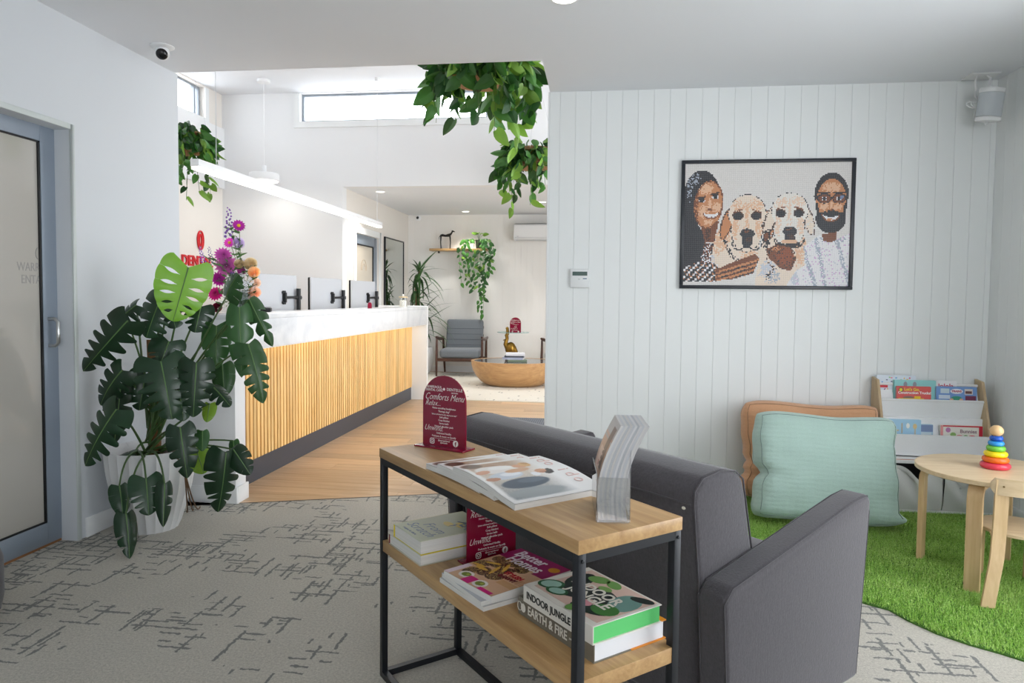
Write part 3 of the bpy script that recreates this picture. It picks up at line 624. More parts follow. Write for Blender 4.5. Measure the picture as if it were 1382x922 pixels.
def baking_cover(A_, B_):
    # A 0..1 along the table (near right end = 1), B 0..1 from the viewer edge to the sofa edge
    img = np.zeros(A_.shape+(3,)); img[:] = (226, 184, 146); rg = np.random.default_rng(9); nz = rg.random(A_.shape)
    img[B_ > .70] = (150, 26, 92); img[(B_ > .62) & (A_ > .78)] = (150, 26, 92)
    for k_ in range(9):
        a, b_, ro = ((.12, .42, .5), (.30, .52, .2), (.34, .30, -.4), (.50, .46, .7), (.16, .62, 0), (.42, .66, .3), (.60, .62, -.3), (.22, .24, .9), (.56, .30, .2))[k_]
        blend(img, A_, B_, (66, 40, 24), a, b_, .13, .085, ro, 8); dx, dy = A_-a, B_-b_; m_ = ((dx/.12)**2+(dy/.08)**2 < 1) & (nz > .72); img[m_] = (196, 168, 96); m_ = ((dx/.12)**2+(dy/.08)**2 < 1) & (nz < .2); img[m_] = (120, 78, 44)
    for a, b_, ro in ((.20, .50, .35), (.44, .52, -.9), (.24, .33, .05), (.40, .40, -1.1), (.13, .36, .1)): blend(img, A_, B_, (232, 186, 66), a, b_, .12, .026, ro, 10)
    for a, b_ in ((.28, .12), (.62, .09)): blend(img, A_, B_, (240, 236, 230), a, b_, .115, .075, 0, 12); blend(img, A_, B_, (120, 140, 40), a, b_, .075, .046, 0, 6); blend(img, A_, B_, (176, 190, 70), a+.02, b_+.01, .03, .02, 0, 4)
    m_ = (B_ < .14) & (A_ > .36) & (A_ < .52); img[m_] = (214, 36, 128); m_ = (B_ < .05) & (A_ > .70) & (A_ < .96); img[m_] = (214, 36, 128); m_ = (A_ < .10) & (B_ < .30); img[m_] = (236, 214, 224)
    blend(img, A_, B_, (206, 146, 34), .88, .86, .085, .06, 0, 10); m_ = (A_ > .66) & (B_ > .34) & (B_ < .44) & (np.abs((A_*40) % 1-.5) < .3); img[m_] = (200, 150, 110)
    m_ = (A_ > .70) & (B_ > .22) & (B_ < .32); img[m_] = img[m_]*.5+np.array((204, 150, 80))*.5
    return img
# three fanned magazines with curled pages
MAGW = mat('magazine_cover_white', (236, 235, 234), .3)
def fan_mag(u0, v0, u1, v1, lab, z0, arch, seed):
    # spine side edge along the length at v = v0; width goes to v1
    t = thing('magazine', lab, 'magazine', M=TR(*TP((u0+u1)/2, (v0+v1)/2, ZT)) @ RZ(TA))
    lw, lh = abs(u1-u0), abs(v1-v0)
    def zc(s):            # s 0..1 from far-left end to near end along length
        return arch*math.sin(s*PI) + z0*max(0, 1-s*1.25)
    def surf(off):
        def fn(a, b_):
            x = lw/2 - a*lw; y = lh/2 - b_*lh
            return (x, y, zc(a)*(1-.15*b_) + off)
        return fn
    th = .015
    nu, nv = 20, 6
    top = MB().grid(surf(th), nu, nv); top.build('front_cover', MAGW, t, smooth=True)
    body = MB(); f0, f1 = surf(.0), surf(th-.0006)
    per = [(i/nu, 0) for i in range(nu)] + [(1, j/nv) for j in range(nv)] + [(1-i/nu, 1) for i in range(nu)] + [(0, 1-j/nv) for j in range(nv)]
    n = len(per); body.add([f0(*p) for p in per] + [f1(*p) for p in per], [(i, (i+1) % n, n+(i+1) % n, n+i) for i in range(n)]); body.grid(f0, nu, nv)
    body.build('pages', PAGE, t, smooth=True)
    paint_grid('cover_print', lambda a, b_: surf(th+.0006)(a, b_), 84, 76, wedding_cover, t)
    return t
TITLE = col((230, 196, 190), .4)
mA = fan_mag(.695, .006, .40, .262, 'rearmost of three fanned wedding magazines on the console table', .0, .004, 1)
mB = fan_mag(.622, .004, .327, .272, 'middle of three fanned wedding magazines on the console table', .014, .007, 2)
mC = fan_mag(.53, .002, .235, .282, 'topmost of three fanned wedding magazines on the console table', .026, .012, 3)
for t, z0, ar in ((mA, .0, .004), (mB, .014, .007), (mC, .026, .012)):
    for k, ch in enumerate('idoido'):
        ux = .125 - k*.036 - (.022 if k > 2 else 0); s0 = .5 - ux/.295
        zz = ar*math.sin(s0*PI) + z0*max(0, 1-s0*1.25); zz *= .87
        text(ch, .052, TITLE, t, TR(ux, -.108, zz+.0165) @ RY(-(.0 if s0 > .8 else z0*1.25/.295)) @ RZ(PI), name='title_letter')
# ---- acrylic brochure holder with a curved stack of magazines
ACR = pane('clear_acrylic', (250, 251, 252), .02, .9)
hb0, hb1 = TP(.072, .115, ZT), TP(.036, .163, ZT); hd_ = hb1-hb0
ha = math.atan2(hd_.y, hd_.x)
hM = TR(*((hb0+hb1)/2)) @ RZ(ha)
ho = thing('brochure_holder', 'clear acrylic holder on the console table end', 'holder', M=hM)
pw, pdp = .062, .17
def hb(name, a, c, M=None): MB().box(a, c, M).build(name, ACR, ho)
hb('base', (-pw/2-.004, -.008, 0), (pw/2+.004, pdp, .003))
hb('side_panel', (-pw/2-.006, -.006, .003), (-pw/2-.004, pdp-.01, .105)); hb('side_panel', (pw/2+.004, -.006, .003), (pw/2+.006, pdp-.01, .16))
hb('front_lip', (-pw/2-.004, -.008, .003), (pw/2+.004, -.006, .10)); hb('back_lip', (-pw/2-.004, pdp-.012, .003), (pw/2+.004, pdp-.010, .10))
random.seed(8)
cols_ = [(200, 197, 195), (186, 187, 190), (196, 194, 192), (172, 174, 178), (190, 187, 184), (180, 182, 186), (200, 199, 200), (166, 168, 172), (194, 192, 192), (182, 184, 188), (198, 196, 194), (186, 184, 184)]
nb = 12
for i in range(nb):
    q = thing('brochure', 'thin curved magazine standing in the clear acrylic holder' if i else 'front magazine with a portrait cover in the clear acrylic holder', 'magazine', M=hM, group='magazines in the acrylic holder')
    xa, xb = -pw/2 + i*pw/nb + .0002, -pw/2 + (i+1)*pw/nb - .0001
    hgt = .208
    def zx(s): return .045*(s**1.7) - .012*math.sin(s*PI)
    g = MB(); n = 10; vs = []
    for k in range(n+1):
        s_ = k/n; o_ = zx(s_)
        vs += [(xa+o_, 0, .004+s_*hgt), (xb+o_, 0, .004+s_*hgt), (xb+o_, .15, .004+s_*hgt), (xa+o_, .15, .004+s_*hgt)]
    fs = []
    for k in range(n):
        for e in range(4): f_ = (e+1) % 4; fs.append((k*4+e, k*4+f_, (k+1)*4+f_, (k+1)*4+e))
    fs += [(3, 2, 1, 0), (n*4, n*4+1, n*4+2, n*4+3)]
    g.add(vs, fs).build('pages', col(cols_[i], .5), q, smooth=True)
    if i == 0:
        g = MB(); g.grid(lambda a, b_: (xa+zx(b_)-.0006, .004+a*.142, .006+b_*(hgt-.004)), 4, 12); g.build('cover', col((205, 172, 152), .3), q, smooth=True)
        for cc, a0, a1, b0, b1 in (((92, 70, 60), .1, .45, .5, .95), ((230, 205, 190), .35, .8, .2, .7), ((196, 120, 104), .5, .6, .5, .56)):
            g = MB(); g.grid(lambda a, b_: (xa+zx(b0+(b1-b0)*b_)-.0011, .004+.142*(a0+(a1-a0)*a), .006+(hgt-.004)*(b0+(b1-b0)*b_)), 4, 8); g.build('cover_photo', col(cc, .3), q, smooth=True)
# ---- books on the lower shelf
def shelf_at(u, v, z=ZS): return TP(u, v, z)
SAGE = (198, 202, 176)
b2 = book('book', 'pale hardback book under the sage cookbook on the lower shelf', 'book', TP(.846, .132, ZS), TA+PI/2, .25, .226, .034, (190, 186, 170), back=col((112, 48, 44)))
b1 = book('book', 'sage green cookbook with lemon drawing on the lower shelf', 'book', TP(.822, .128, ZS+.034), TA+PI/2, .247, .188, .043, SAGE, back=col((206, 186, 40)))
YEL = col((206, 186, 40))
MB().box((-.1225, -.0938, .0001), (.1225, .0942, .0027)).build('yellow_lining', YEL, b1)
BLU = col((116, 134, 164)); zt = .0432
for s_, x, y, sz in (('From', .035, .012, .05), ('Scratch', .075, .0, .05)):
    text(s_, sz, BLU, b1, TR(x, y, zt) @ RZ(PI/2), shear=.25, off=-.0008)
text('recipes to share', .013, BLU, b1, TR(.108, -.01, zt) @ RZ(PI/2), shear=.1)
for cx, cy, r_ in ((-.02, .0, 1.5), (-.045, .028, 1.2)): blob(b1, 'lemon', (226, 206, 122), ell(cx, cy, .026, .014, 14, r_), zt)
b = MB()
random.seed(3)
for i in range(16):
    a = random.uniform(-.8, 2.4); l_ = random.uniform(.02, .045); cx, cy = -.065+random.uniform(-.03, .03), .02+random.uniform(-.04, .04)
    b.prism(ell(cx+math.cos(a)*l_*.5, cy+math.sin(a)*l_*.5, l_*.5, .0028, 8, a), zt, zt+.0004)
b.build('leaf_drawing', BLU, b1)
# cooking magazine pile
def flat_mag(u, v, z, rz, w, h, t, lab, c): 
    o = thing('magazine', lab, 'magazine', M=TR(*TP(u, v, z)) @ RZ(TA+rz))
    g = MB(); nu, nv = 12, 12
    f = lambda off: (lambda a, b_: ((a-.5)*w, (b_-.5)*h, off + .012*max(0, (1-b_)-.72)*4*(.3+.7*(1-a)) * (1 if c[3] else 0)))
    g.grid(f(t), nu, nv).build('cover', col(c[:3], .25), o, smooth=True)
    bd = MB(); per = [(i/nu, 0) for i in range(nu)] + [(1, j/nv) for j in range(nv)] + [(1-i/nu, 1) for i in range(nu)] + [(0, 1-j/nv) for j in range(nv)]
    n = len(per); bd.add([f(0)(*p) for p in per] + [f(t-.0004)(*p) for p in per], [(i, (i+1) % n, n+(i+1) % n, n+i) for i in range(n)]); bd.grid(f(0), nu, nv)
    bd.build('pages', PAGE, o, smooth=True); return o, f(t)
flat_mag(.500, .151, ZS, .03, .222, .285, .012, 'bottom magazine under the cooking magazine pile on the lower shelf', (196, 196, 196, 0))
flat_mag(.497, .150, ZS+.012, -.02, .216, .28, .012, 'second magazine in the cooking magazine pile on the lower shelf', (188, 190, 194, 0))
fm, ff = flat_mag(.492, .153, ZS+.024, .10, .212, .275, .016, 'glossy cooking magazine with chocolate slice cover on the lower shelf', (226, 190, 158, 0))
paint_grid('cover_print', lambda a, b_: (.106-a*.212, .1375-b_*.275, .0166), 90, 116, baking_cover, fm)
for s_, x, y, sz, c in (('Better', .02, .105, .058, (240, 228, 236)), ('Homes', .00, .062, .058, (240, 228, 236)), ('STYLISH', .055-.1, -.055+.02, .024, (196, 20, 52)), ('& SAVVY', .055-.1, -.078+.02, .022, (120, 30, 40))):
    text(s_, sz, col(c, .3), fm, TR(x, -y if s_ in ('Better', 'Homes') else -y-.02, .0178) @ RZ(PI) @ RZ(0), sx=.8, off=.001)
# green-edged jungle book on a taupe pottery book
GRN = mat('green_page_edge', (92, 196, 110), .7)
TAU = (118, 112, 98)
be = book('book', 'taupe pottery book with an orange half cover beneath the jungle book', 'book', TP(.188, .190, ZS), TA+PI/2*0+PI, .29, .215, .045, TAU, page=mat('white_page_edge', (226, 228, 232), .7))
for z0, z1 in ((.0001, .0026), (.0424, .0451)): MB().box((-.146, -.109+.11, z0), (.1455, .1085, z1)).build('orange_cover_half', col((226, 140, 34), .35), be)
CRM = (226, 222, 212)
bj = book('book', 'indoor plant book with leafy cover and bright green page edges', 'book', TP(.168, .176, ZS+.045), TA+PI, .262, .205, .042, CRM, page=GRN)
WHL = mat('spine_print_white', (222, 218, 206), .6); BLL = mat('spine_print_black', (30, 32, 30), .6)
SP = lambda x, z: TR(x, 0, z) @ RX(PI/2)
text('INDOOR JUNGLE', .024, BLL, bj, TR(-.03, -.1045, .021) @ RX(PI/2), sx=.92, off=.0004)
text('EARTH & FIRE', .030, WHL, be, TR(-.025, -.1095, .0225) @ RX(PI/2), sx=.85, off=.0006)
text('pottery handbook', .008, WHL, be, TR(.085, -.1095, .0225) @ RX(PI/2), sx=.85)
MB().prism(ell(0, 0, .010, .011, 14), 0, .0004, SP(-.122, .022) @ TR(0, 0, .1092)).build('spine_emblem', WHL, be)
b = MB().tube([(.009*math.cos(a), .011*math.sin(a), .0002) for a in [i*PI/7 for i in range(15)]], .0009, 4, SP(-.1415+.0, .022) @ TR(0.004, 0, .1092)); b.build('spine_emblem', WHL, be)
zt = .0422
blob(bj, 'cover_pink', (214, 184, 170), [(-.11, -.085), (.122, -.085), (.122, .096), (-.11, .096)], zt)
for c, cx, cy, rx, ry, ro, lift in (((14, 30, 26), -.03, -.02, .075, .035, .5, .0004), ((14, 30, 26), .04, .01, .06, .03, -.4, .0005), ((14, 30, 26), -.075, .03, .03, .05, .2, .0006), ((20, 40, 32), .06, -.055, .05, .022, .3, .0007),
        ((40, 96, 56), -.095, -.045, .034, .026, .7, .0008), ((150, 190, 176), -.095, -.045, .026, .02, .7, .0009), ((40, 96, 56), -.055, -.058, .03, .02, .3, .00095), ((150, 190, 176), -.055, -.058, .022, .015, .3, .0010),
        ((104, 150, 74), -.05, .07, .03, .02, .4, .0008), ((104, 150, 74), -.005, .078, .026, .016, -.3, .0008), ((120, 160, 84), .0, .045, .02, .012, .1, .0010), ((110, 150, 140), .085, .03, .035, .05, .2, .0008), ((60, 120, 50), .085, -.03, .034, .028, .3, .0011),
        ((104, 150, 74), .035, -.078, .022, .016, 1.2, .0011), ((216, 150, 160), .03, -.045, .02, .014, .2, .0011), ((14, 30, 26), .095, .075, .03, .014, .4, .0009)):
    blob(bj, 'leaf_print', c, ell(cx, cy, rx, ry, 16, ro), zt+lift)
text('INDOOR', .044, WHL, bj, TR(.0, .018, zt+.0016) @ RZ(0.0), off=.001, sx=.92); text('JUNGLE', .044, WHL, bj, TR(.015, -.018, zt+.0016), off=.001, sx=.92)
# ------------------------------------------------------------------ grey love seat behind the console
SOFA = fabric('grey_sofa_weave', (70, 67, 71), .95, 420, .24, .4)
PIPE = fabric('grey_sofa_piping', (66, 63, 67), .95, 700, .08, .2)
sd = Vector((.712, .702, 0)).normalized(); sw = Vector((sd.y, -sd.x, 0))     # depth direction, width direction (to the right arm)
def rounded(bld, a, c, r, **k): pass
def sofa(M, lab, W=1.28):
    s = thing('love_seat', lab, 'sofa', M=M)                 # local x: width, y: depth (front +), origin rear centre on the floor
    aw = .085; hw = W/2
    for sx in (-1, 1):
        prof = [(.0, .10), (.64, .10), (.69, .60), (.695, .635), (.675, .657), (.61, .65), (.0, .53), (-.03, .50)]
        x0, x1 = (hw-aw, hw) if sx > 0 else (-hw, -hw+aw)
        F = frame((x0, 0, 0), (0, 1, 0), (0, 0, 1), (1, 0, 0))
        arm = MB().prism(prof, 0, x1-x0, F).build('arm', SOFA, s, bevel=.022, seg=4)
        for xx in (.004, aw-.004):
            MB().tube([(x0+xx, y, z) for y, z in ((.002, .10), (-.028, .495), (.005, .528), (.30, .585), (.605, .646), (.672, .652), (.688, .60), (.638, .11))], .002, 6).build('piping', PIPE, arm, smooth=True)
    bw = hw-aw-.002
    back = [(.035, .12), (.25, .12), (.235, .45), (.175, .72), (.16, .765), (.125, .79), (.07, .80), (-.01, .79), (-.045, .755), (-.045, .72)]
    F = frame((-bw, 0, 0), (0, 1, 0), (0, 0, 1), (1, 0, 0))
    bk = MB().prism(back, 0, 2*bw, F).build('backrest', SOFA, s, bevel=.016, seg=3)
    MB().tube([(-bw+.01, -.047, .725), (bw-.01, -.047, .725)], .0022, 6).build('piping', PIPE, bk, smooth=True)
    for sx in (-1, 1): MB().tube([(sx*(bw-.002), y, z) for y, z in ((.03, .14), (-.043, .72), (-.043, .757), (-.01, .788), (.07, .798), (.125, .788), (.16, .762), (.235, .45))], .0025, 6).build('piping', PIPE, bk, smooth=True)
    MB().box((-bw, .05, .10), (bw, .62, .30)).build('seat_base', SOFA, s, bevel=.01)
    MB().box((-bw+.004, .20, .30), (bw-.004, .66, .43)).build('seat_cushion', SOFA, s, bevel=.035, seg=4)
    for x in (-hw+.06, hw-.06):
        for y in (.07, .57): MB().lathe([(.016, 0), (.024, .10)], 12, TR(x, y, 0)).build('leg', mat('dark_timber_leg', (92, 54, 40), .4), s, smooth=True)
    MB().prism(ell(0, 0, .006, .004, 10), 0, .001, frame((bw-.03, -.0485, .712), (1, 0, 0), (0, .08, 1), (0, -1, .1))).build('care_label', mat('tag_white', (224, 220, 206), .6), s)
    return s
# rear right outer corner of the right arm on the floor
SR = Vector((.328, 1.745, 0)); so = SR - sw*.64
sofa(frame(so, sw, sd, (0, 0, 1)), 'two-seat grey fabric love seat with winged arms behind the console table')
# ------------------------------------------------------------------ play corner
# artificial grass mat: backing and blades
GE = [(1.09, 2.973), (1.158, 2.928), (1.193, 2.841), (1.256, 2.74), (1.336, 2.666), (1.41, 2.618), (1.463, 2.574), (1.60, 2.50), (1.78, 2.44), (2.0, 2.40), (XR-.016, 2.385), (XR-.016, YP-.016), (.50, YP-.016), (.50, 4.45), (.52, 4.2), (.58, 3.9), (.68, 3.6), (.80, 3.32), (.94, 3.1)]
gm = thing('grass_mat', 'bright green artificial grass mat covering the play corner floor', 'grass mat', (1.5, 3.6, 0))
MB().prism([(x-1.5, y-3.6) for x, y in GE], 0, .006).build('backing', mat('turf_backing', (70, 112, 40), .9), gm)
t = NT('turf_blades'); gp = t.n('ShaderNodeNewGeometry'); wn = t.n('ShaderNodeTexNoise'); t.l(gp.outputs['Position'], wn.inputs['Vector']); wn.inputs['Scale'].default_value = 190; wn.inputs['Detail'].default_value = 1
big = t.noise(gp.outputs['Position'], 4, 2)
t.set(Base_Color=t.ramp(t.math('ADD', t.math('MULTIPLY', wn.outputs['Fac'], .8), t.math('MULTIPLY', big, .2)), [(.30, lin((94, 146, 46))), (.5, lin((158, 204, 86))), (.68, lin((220, 238, 156)))]), Roughness=.55); TURF = t.m
rng = np.random.default_rng(4)
def inside(P):
    x, y = P[:, 0], P[:, 1]; r = np.zeros(len(P), bool); n = len(GE); j = n-1
    for i in range(n):
        xi, yi = GE[i]; xj, yj = GE[j]
        c = ((yi > y) != (yj > y)) & (x < (xj-xi)*(y-yi)/(yj-yi+1e-12)+xi); r ^= c; j = i
    return r
NB_ = 150000
P = np.c_[rng.uniform(.5, XR-.02, NB_), rng.uniform(2.385, YP-.02, NB_)]; P = P[inside(P)]; n = len(P)
a = rng.uniform(0, 2*PI, n); ln = rng.uniform(.016, .030, n); tl = rng.uniform(.1, .9, n); wd = .0017; a2 = rng.uniform(0, 2*PI, n)
V = np.zeros((n, 3, 3)); px_, py_ = np.cos(a)*wd, np.sin(a)*wd
V[:, 0, 0] = P[:, 0]-px_; V[:, 0, 1] = P[:, 1]-py_; V[:, 1, 0] = P[:, 0]+px_; V[:, 1, 1] = P[:, 1]+py_; V[:, 0, 2] = V[:, 1, 2] = .005
V[:, 2, 0] = P[:, 0]+np.cos(a2)*ln*np.sin(tl); V[:, 2, 1] = P[:, 1]+np.sin(a2)*ln*np.sin(tl); V[:, 2, 2] = .005+ln*np.cos(tl)
V[:, :, 0] -= 1.5; V[:, :, 1] -= 3.6
me = bpy.data.meshes.new('blades'); me.vertices.add(3*n); me.vertices.foreach_set('co', V.reshape(-1)); me.loops.add(3*n); me.loops.foreach_set('vertex_index', np.arange(3*n, dtype=np.int32))
me.polygons.add(n); me.polygons.foreach_set('loop_start', np.arange(0, 3*n, 3, dtype=np.int32)); me.polygons.foreach_set('loop_total', np.full(n, 3, np.int32)); me.update(); me.validate(); me.materials.append(TURF)
tag(link('blades', me, gm), kind='stuff')
ZG = .022
# ---- round table
BIR = wood('birch_veneer', (228, 205, 170), (206, 178, 138), 0, .4, 1.1, .03, .04); BIRV = wood('birch_veneer_upright', (222, 192, 148), (198, 164, 118), 2, .4, 1.0, .04, .04); PLY = mat('plywood_edge', (206, 176, 134), .5, var=.12, vs=120)
kt = thing('kids_table', 'low round birch childrens table with bent plywood legs', 'table', (1.75, 3.37, 0))
MB().lathe([(.300, .473), (.305, .476), (.305, .493), (.302, .495)], 56).build('table_top', BIR, kt, smooth=True, ang=30)
for k in range(4):
    a = math.radians(141 + 90*k)
    R = RZ(a)
    path = [(.287, .012), (.287, .40)] + [(.287-.045*(1-math.cos(t_)), .40+.045*math.sin(t_)*1.55) for t_ in [PI/2*i/6 for i in range(1, 7)]] + [(.12, .470)]
    th = .022; b = MB(); vs = []; nP = len(path)
    for i, (x, z) in enumerate(path):
        q0, q1 = path[max(0, i-1)], path[min(nP-1, i+1)]; dx, dz = q1[0]-q0[0], q1[1]-q0[1]; L_ = math.hypot(dx, dz); nx, nz = dz/L_, -dx/L_
        for s_, yy in ((0, -.029), (0, .029), (1, .029), (1, -.029)): vs.append((x-nx*th*s_, yy, min(.4725, z-nz*th*s_)))
    fs = [(3, 2, 1, 0), ((nP-1)*4, (nP-1)*4+1, (nP-1)*4+2, (nP-1)*4+3)]
    for i in range(nP-1):
        for e in range(4): f_ = (e+1) % 4; fs.append((i*4+e, i*4+f_, (i+1)*4+f_, (i+1)*4+e))
    b.add(vs, fs, R).build('leg', BIRV, kt, smooth=True, ang=35)
# ---- chair
kc = thing('kids_chair', 'small birch childrens chair pulled up to the round table', 'chair', (1.775, 3.205, 0), math.radians(-12))
MB().lathe([(.148, .272), (.152, .275), (.152, .286), (.149, .288)], 40, sx=1.0, sy=1.05).build('seat', BIR, kc, smooth=True, ang=30)
def strip(pts, w, th, name, parent, wd):
    b = MB(); vs = []; nP = len(pts)
    for i, (x, y, z) in enumerate(pts):
        q0, q1 = Vector(pts[max(0, i-1)]), Vector(pts[min(nP-1, i+1)]); d_ = (q1-q0).normalized(); n_ = Vector(wd).cross(d_).normalized()
        for sx_, sn in ((-1, 0), (1, 0), (1, 1), (-1, 1)): vs.append(tuple(Vector((x, y, z)) + Vector(wd)*(w/2*sx_) + n_*(th*sn)))
    fs = [(3, 2, 1, 0), tuple((nP-1)*4+i for i in range(4))]
    for i in range(nP-1):
        for e in range(4): f_ = (e+1) % 4; fs.append((i*4+e, i*4+f_, (i+1)*4+f_, (i+1)*4+e))
    return b.add(vs, fs).build(name, BIRV, parent, smooth=True, ang=35)
for sx in (-1, 1):
    strip([(sx*.15-.02, -.245, .012), (sx*.135, -.21, .20), (sx*.122, -.185, .34), (sx*.12, -.19, .525)], .048, .018, 'back_leg', kc, (1, 0, 0))
    strip([(sx*.10, .175, .012), (sx*.10, .165, .22), (sx*.10, .150, .262), (sx*.095, .11, .2715), (sx*.09, .02, .2718)], .045, .016, 'front_leg', kc, (1, 0, 0))
    strip([(sx*.12, -.172, .245), (sx*.12, -.14, .266), (sx*.10, -.02, .2715)], .03, .010, 'bracket', kc, (1, 0, 0))
b = MB(); arcp = [(.165*math.sin(t_)*1.05, -.225+.05*(1-math.cos(t_))*1.2) for t_ in [-1.15+2.3*i/14 for i in range(15)]]
vs = []; fs = []
for i, (x, y) in enumerate(arcp):
    e = 1-abs(i-7)/7; hh = .034*min(1, (e*6+.35))
    zc_ = .497
    for yy in (-.006, .006):
        vs += [(x, y+yy, zc_-hh), (x, y+yy, zc_+hh)]
for i in range(14):
    k = i*4; fs += [(k, k+4, k+5, k+1), (k+2, k+3, k+7, k+6), (k+1, k+5, k+7, k+3), (k, k+2, k+6, k+4)]
fs += [(0, 1, 3, 2), (56, 58, 59, 57)]
b.add(vs, fs).build('backrest', BIR, kc, smooth=True, ang=45)
for x in (-.12, .12): MB().lathe([(.004, 0), (.004, .002)], 10, TR(x, -.228+.012, .50) @ RX(PI/2)).build('screw', mat('brass_screw', (120, 96, 60), .4, .6), kc)
# ---- stacking ring tower: base peg holds rings, ball on top
tp = PZ(1343, 632, .495); TX, TY = tp.x, tp.y
zz = .495
pk = thing('stacking_peg', 'natural wooden ball and peg topping the rainbow stacking rings', 'toy', (TX, TY, zz))
hts = [.028, .026, .025, .024, .022, .023]; rads = [.060, .053, .047, .038, .032, .027]
cols = [(222, 62, 84), (236, 110, 28), (244, 220, 24), (118, 196, 66), (52, 150, 222), (28, 88, 190)]
nms = ['red', 'orange', 'yellow', 'green', 'light blue', 'dark blue']
H_ = sum(hts)
MB().lathe([(.006, 0), (.006, H_+.01)], 12).build('peg', BIRV, pk)
MB().ball((0, 0, H_+.022), (.0275, .0275, .0255), 22, 14).build('ball', mat('ball_wood', (228, 190, 138), .3, var=.06), pk, smooth=True)
z = zz
for i, (h, r) in enumerate(zip(hts, rads)):
    o = MB(); prof = []
    for k in range(12):
        a = 2*PI*k/12; prof.append((r-h*.52+h*.52*math.cos(a)+.0*k, h/2+h/2*math.sin(a)))
    prof = [(max(.0075, p[0]), p[1]) for p in prof]; prof += [(.0075, h*.9), (.0075, h*.1)]
    pr_ = [(.0075, h*.08)] + [(r-h*.5+h*.5*math.cos(t_), h/2+h/2*math.sin(t_)) for t_ in [-PI/2+PI*k/10 for k in range(11)]] + [(.0075, h*.92)]
    o.lathe(pr_, 32, cap=False)
    ob = o.build('stacking_ring', mat('ring_'+nms[i].replace(' ', '_'), cols[i], .22), None, loc=(TX, TY, z), smooth=True)
    tag(ob, '%s wooden ring in the rainbow stacking toy' % nms[i], 'toy', 'rainbow stacking rings'); z += h
# ---- sling bookcase
SB = wood('bookcase_ash', (206, 182, 146), (176, 148, 112), 2, .5, 1.0, .03)
SLW = fabric('white_sling_cotton', (246, 247, 249), .85, 500, .02, .15)
WDW = mat('white_dowel', (238, 238, 238), .4)
X0, X1 = 1.665, 2.275; YBK = YP-.02
sb = thing('sling_bookcase', 'childrens sling bookcase with white fabric pockets against the grooved wall', 'bookcase', ((X0+X1)/2, YBK, 0))
cx = (X0+X1)/2
def S(x, y, z): return (x-cx, y-YBK, z)
side = [(-.30, .0), (0, .0), (0, .775), (-.085, .765), (-.295, .16)]
for xx in (X0, X1-.016):
    F = frame((xx-cx, 0, 0), (0, 1, 0), (0, 0, 1), (1, 0, 0)); MB().prism(side, 0, .016, F).build('side_panel', SB, sb, bevel=.002)
def front_y(z): return -.085 - (.765-z)/(.765-.16)*.21
def zat(py_, yy): return PY(1258, py_, YBK+yy).z
zr = []
rows = [(541, 'a'), (566, 'b'), (589, 'c')]
za = zat(541, front_y(.68)+.01); zb = zat(566, front_y(.57)+.04); zc = zat(589, front_y(.47)+.01); zd = zat(618, front_y(.36)+.01)
ya, yb_, yc = front_y(za)+.012, front_y(zb)+.06, front_y(zc)+.012
def rod(y, z, nm='dowel'): MB().tube([S(X0+.016, YBK+y, z), S(X1-.016, YBK+y, z)], .009, 10).build(nm, WDW, sb, smooth=True)
rod(-.035, .735); rod(ya, za); rod(yb_, zb); rod(yc, zc)
def sling(y0, z0, y1, z1, sag):
    m_ = ((y0*.35+y1*.65), min(z0, z1)-sag)
    pts = bez((0, y0, z0), (0, m_[0]+.01, m_[1]-sag*.6), (0, y1, z1), 14)
    g = MB(); g.grid(lambda a, b_: (X0+.017-cx+a*(X1-X0-.034), pts[int(round(b_*14))].y, pts[int(round(b_*14))].z + .003*math.sin(a*9+b_*4)), 12, 14)
    g.build('fabric_sling', SLW, sb, smooth=True)
def apron(y, z0, z1, tilt):   # hanging front band
    g = MB(); g.grid(lambda a, b_: (X0+.017-cx+a*(X1-X0-.034), y-.010+tilt*b_+.004*math.sin(a*14)*b_, z0+(z1-z0)*b_), 16, 6); g.build('front_band', SLW, sb, smooth=True)
apron(ya, za+.006, za-.105, .03); apron(yb_, zb+.006, zb-.05, .0); apron(yc, zc+.006, zd, .02)
sling(-.03, .735, ya, za, .06); sling(yb_, zb, yc, zc, .10)
zsh = zat(624, -.28)
MB().box(S(X0+.016, YBK-.285, zsh-.012), S(X1-.016, YBK-.01, zsh+.006)).build('shelf_board', WDW, sb, bevel=.001)
MB().box(S(X0+.016, YBK-.27, zd-.012), S(X1-.016, YBK-.255, zd-.006)).build('timber_rail', mat('orange_timber', (196, 128, 84), .5), sb)
MB().box(S(X0+.016, YBK-.285, .012), S(X1-.016, YBK-.01, .03)).build('base_board', WDW, sb, bevel=.001)
MB().box(S(X0+.016, YBK-.012, .03), S(X1-.016, YBK-.006, .735)).build('back_board', WDW, sb)
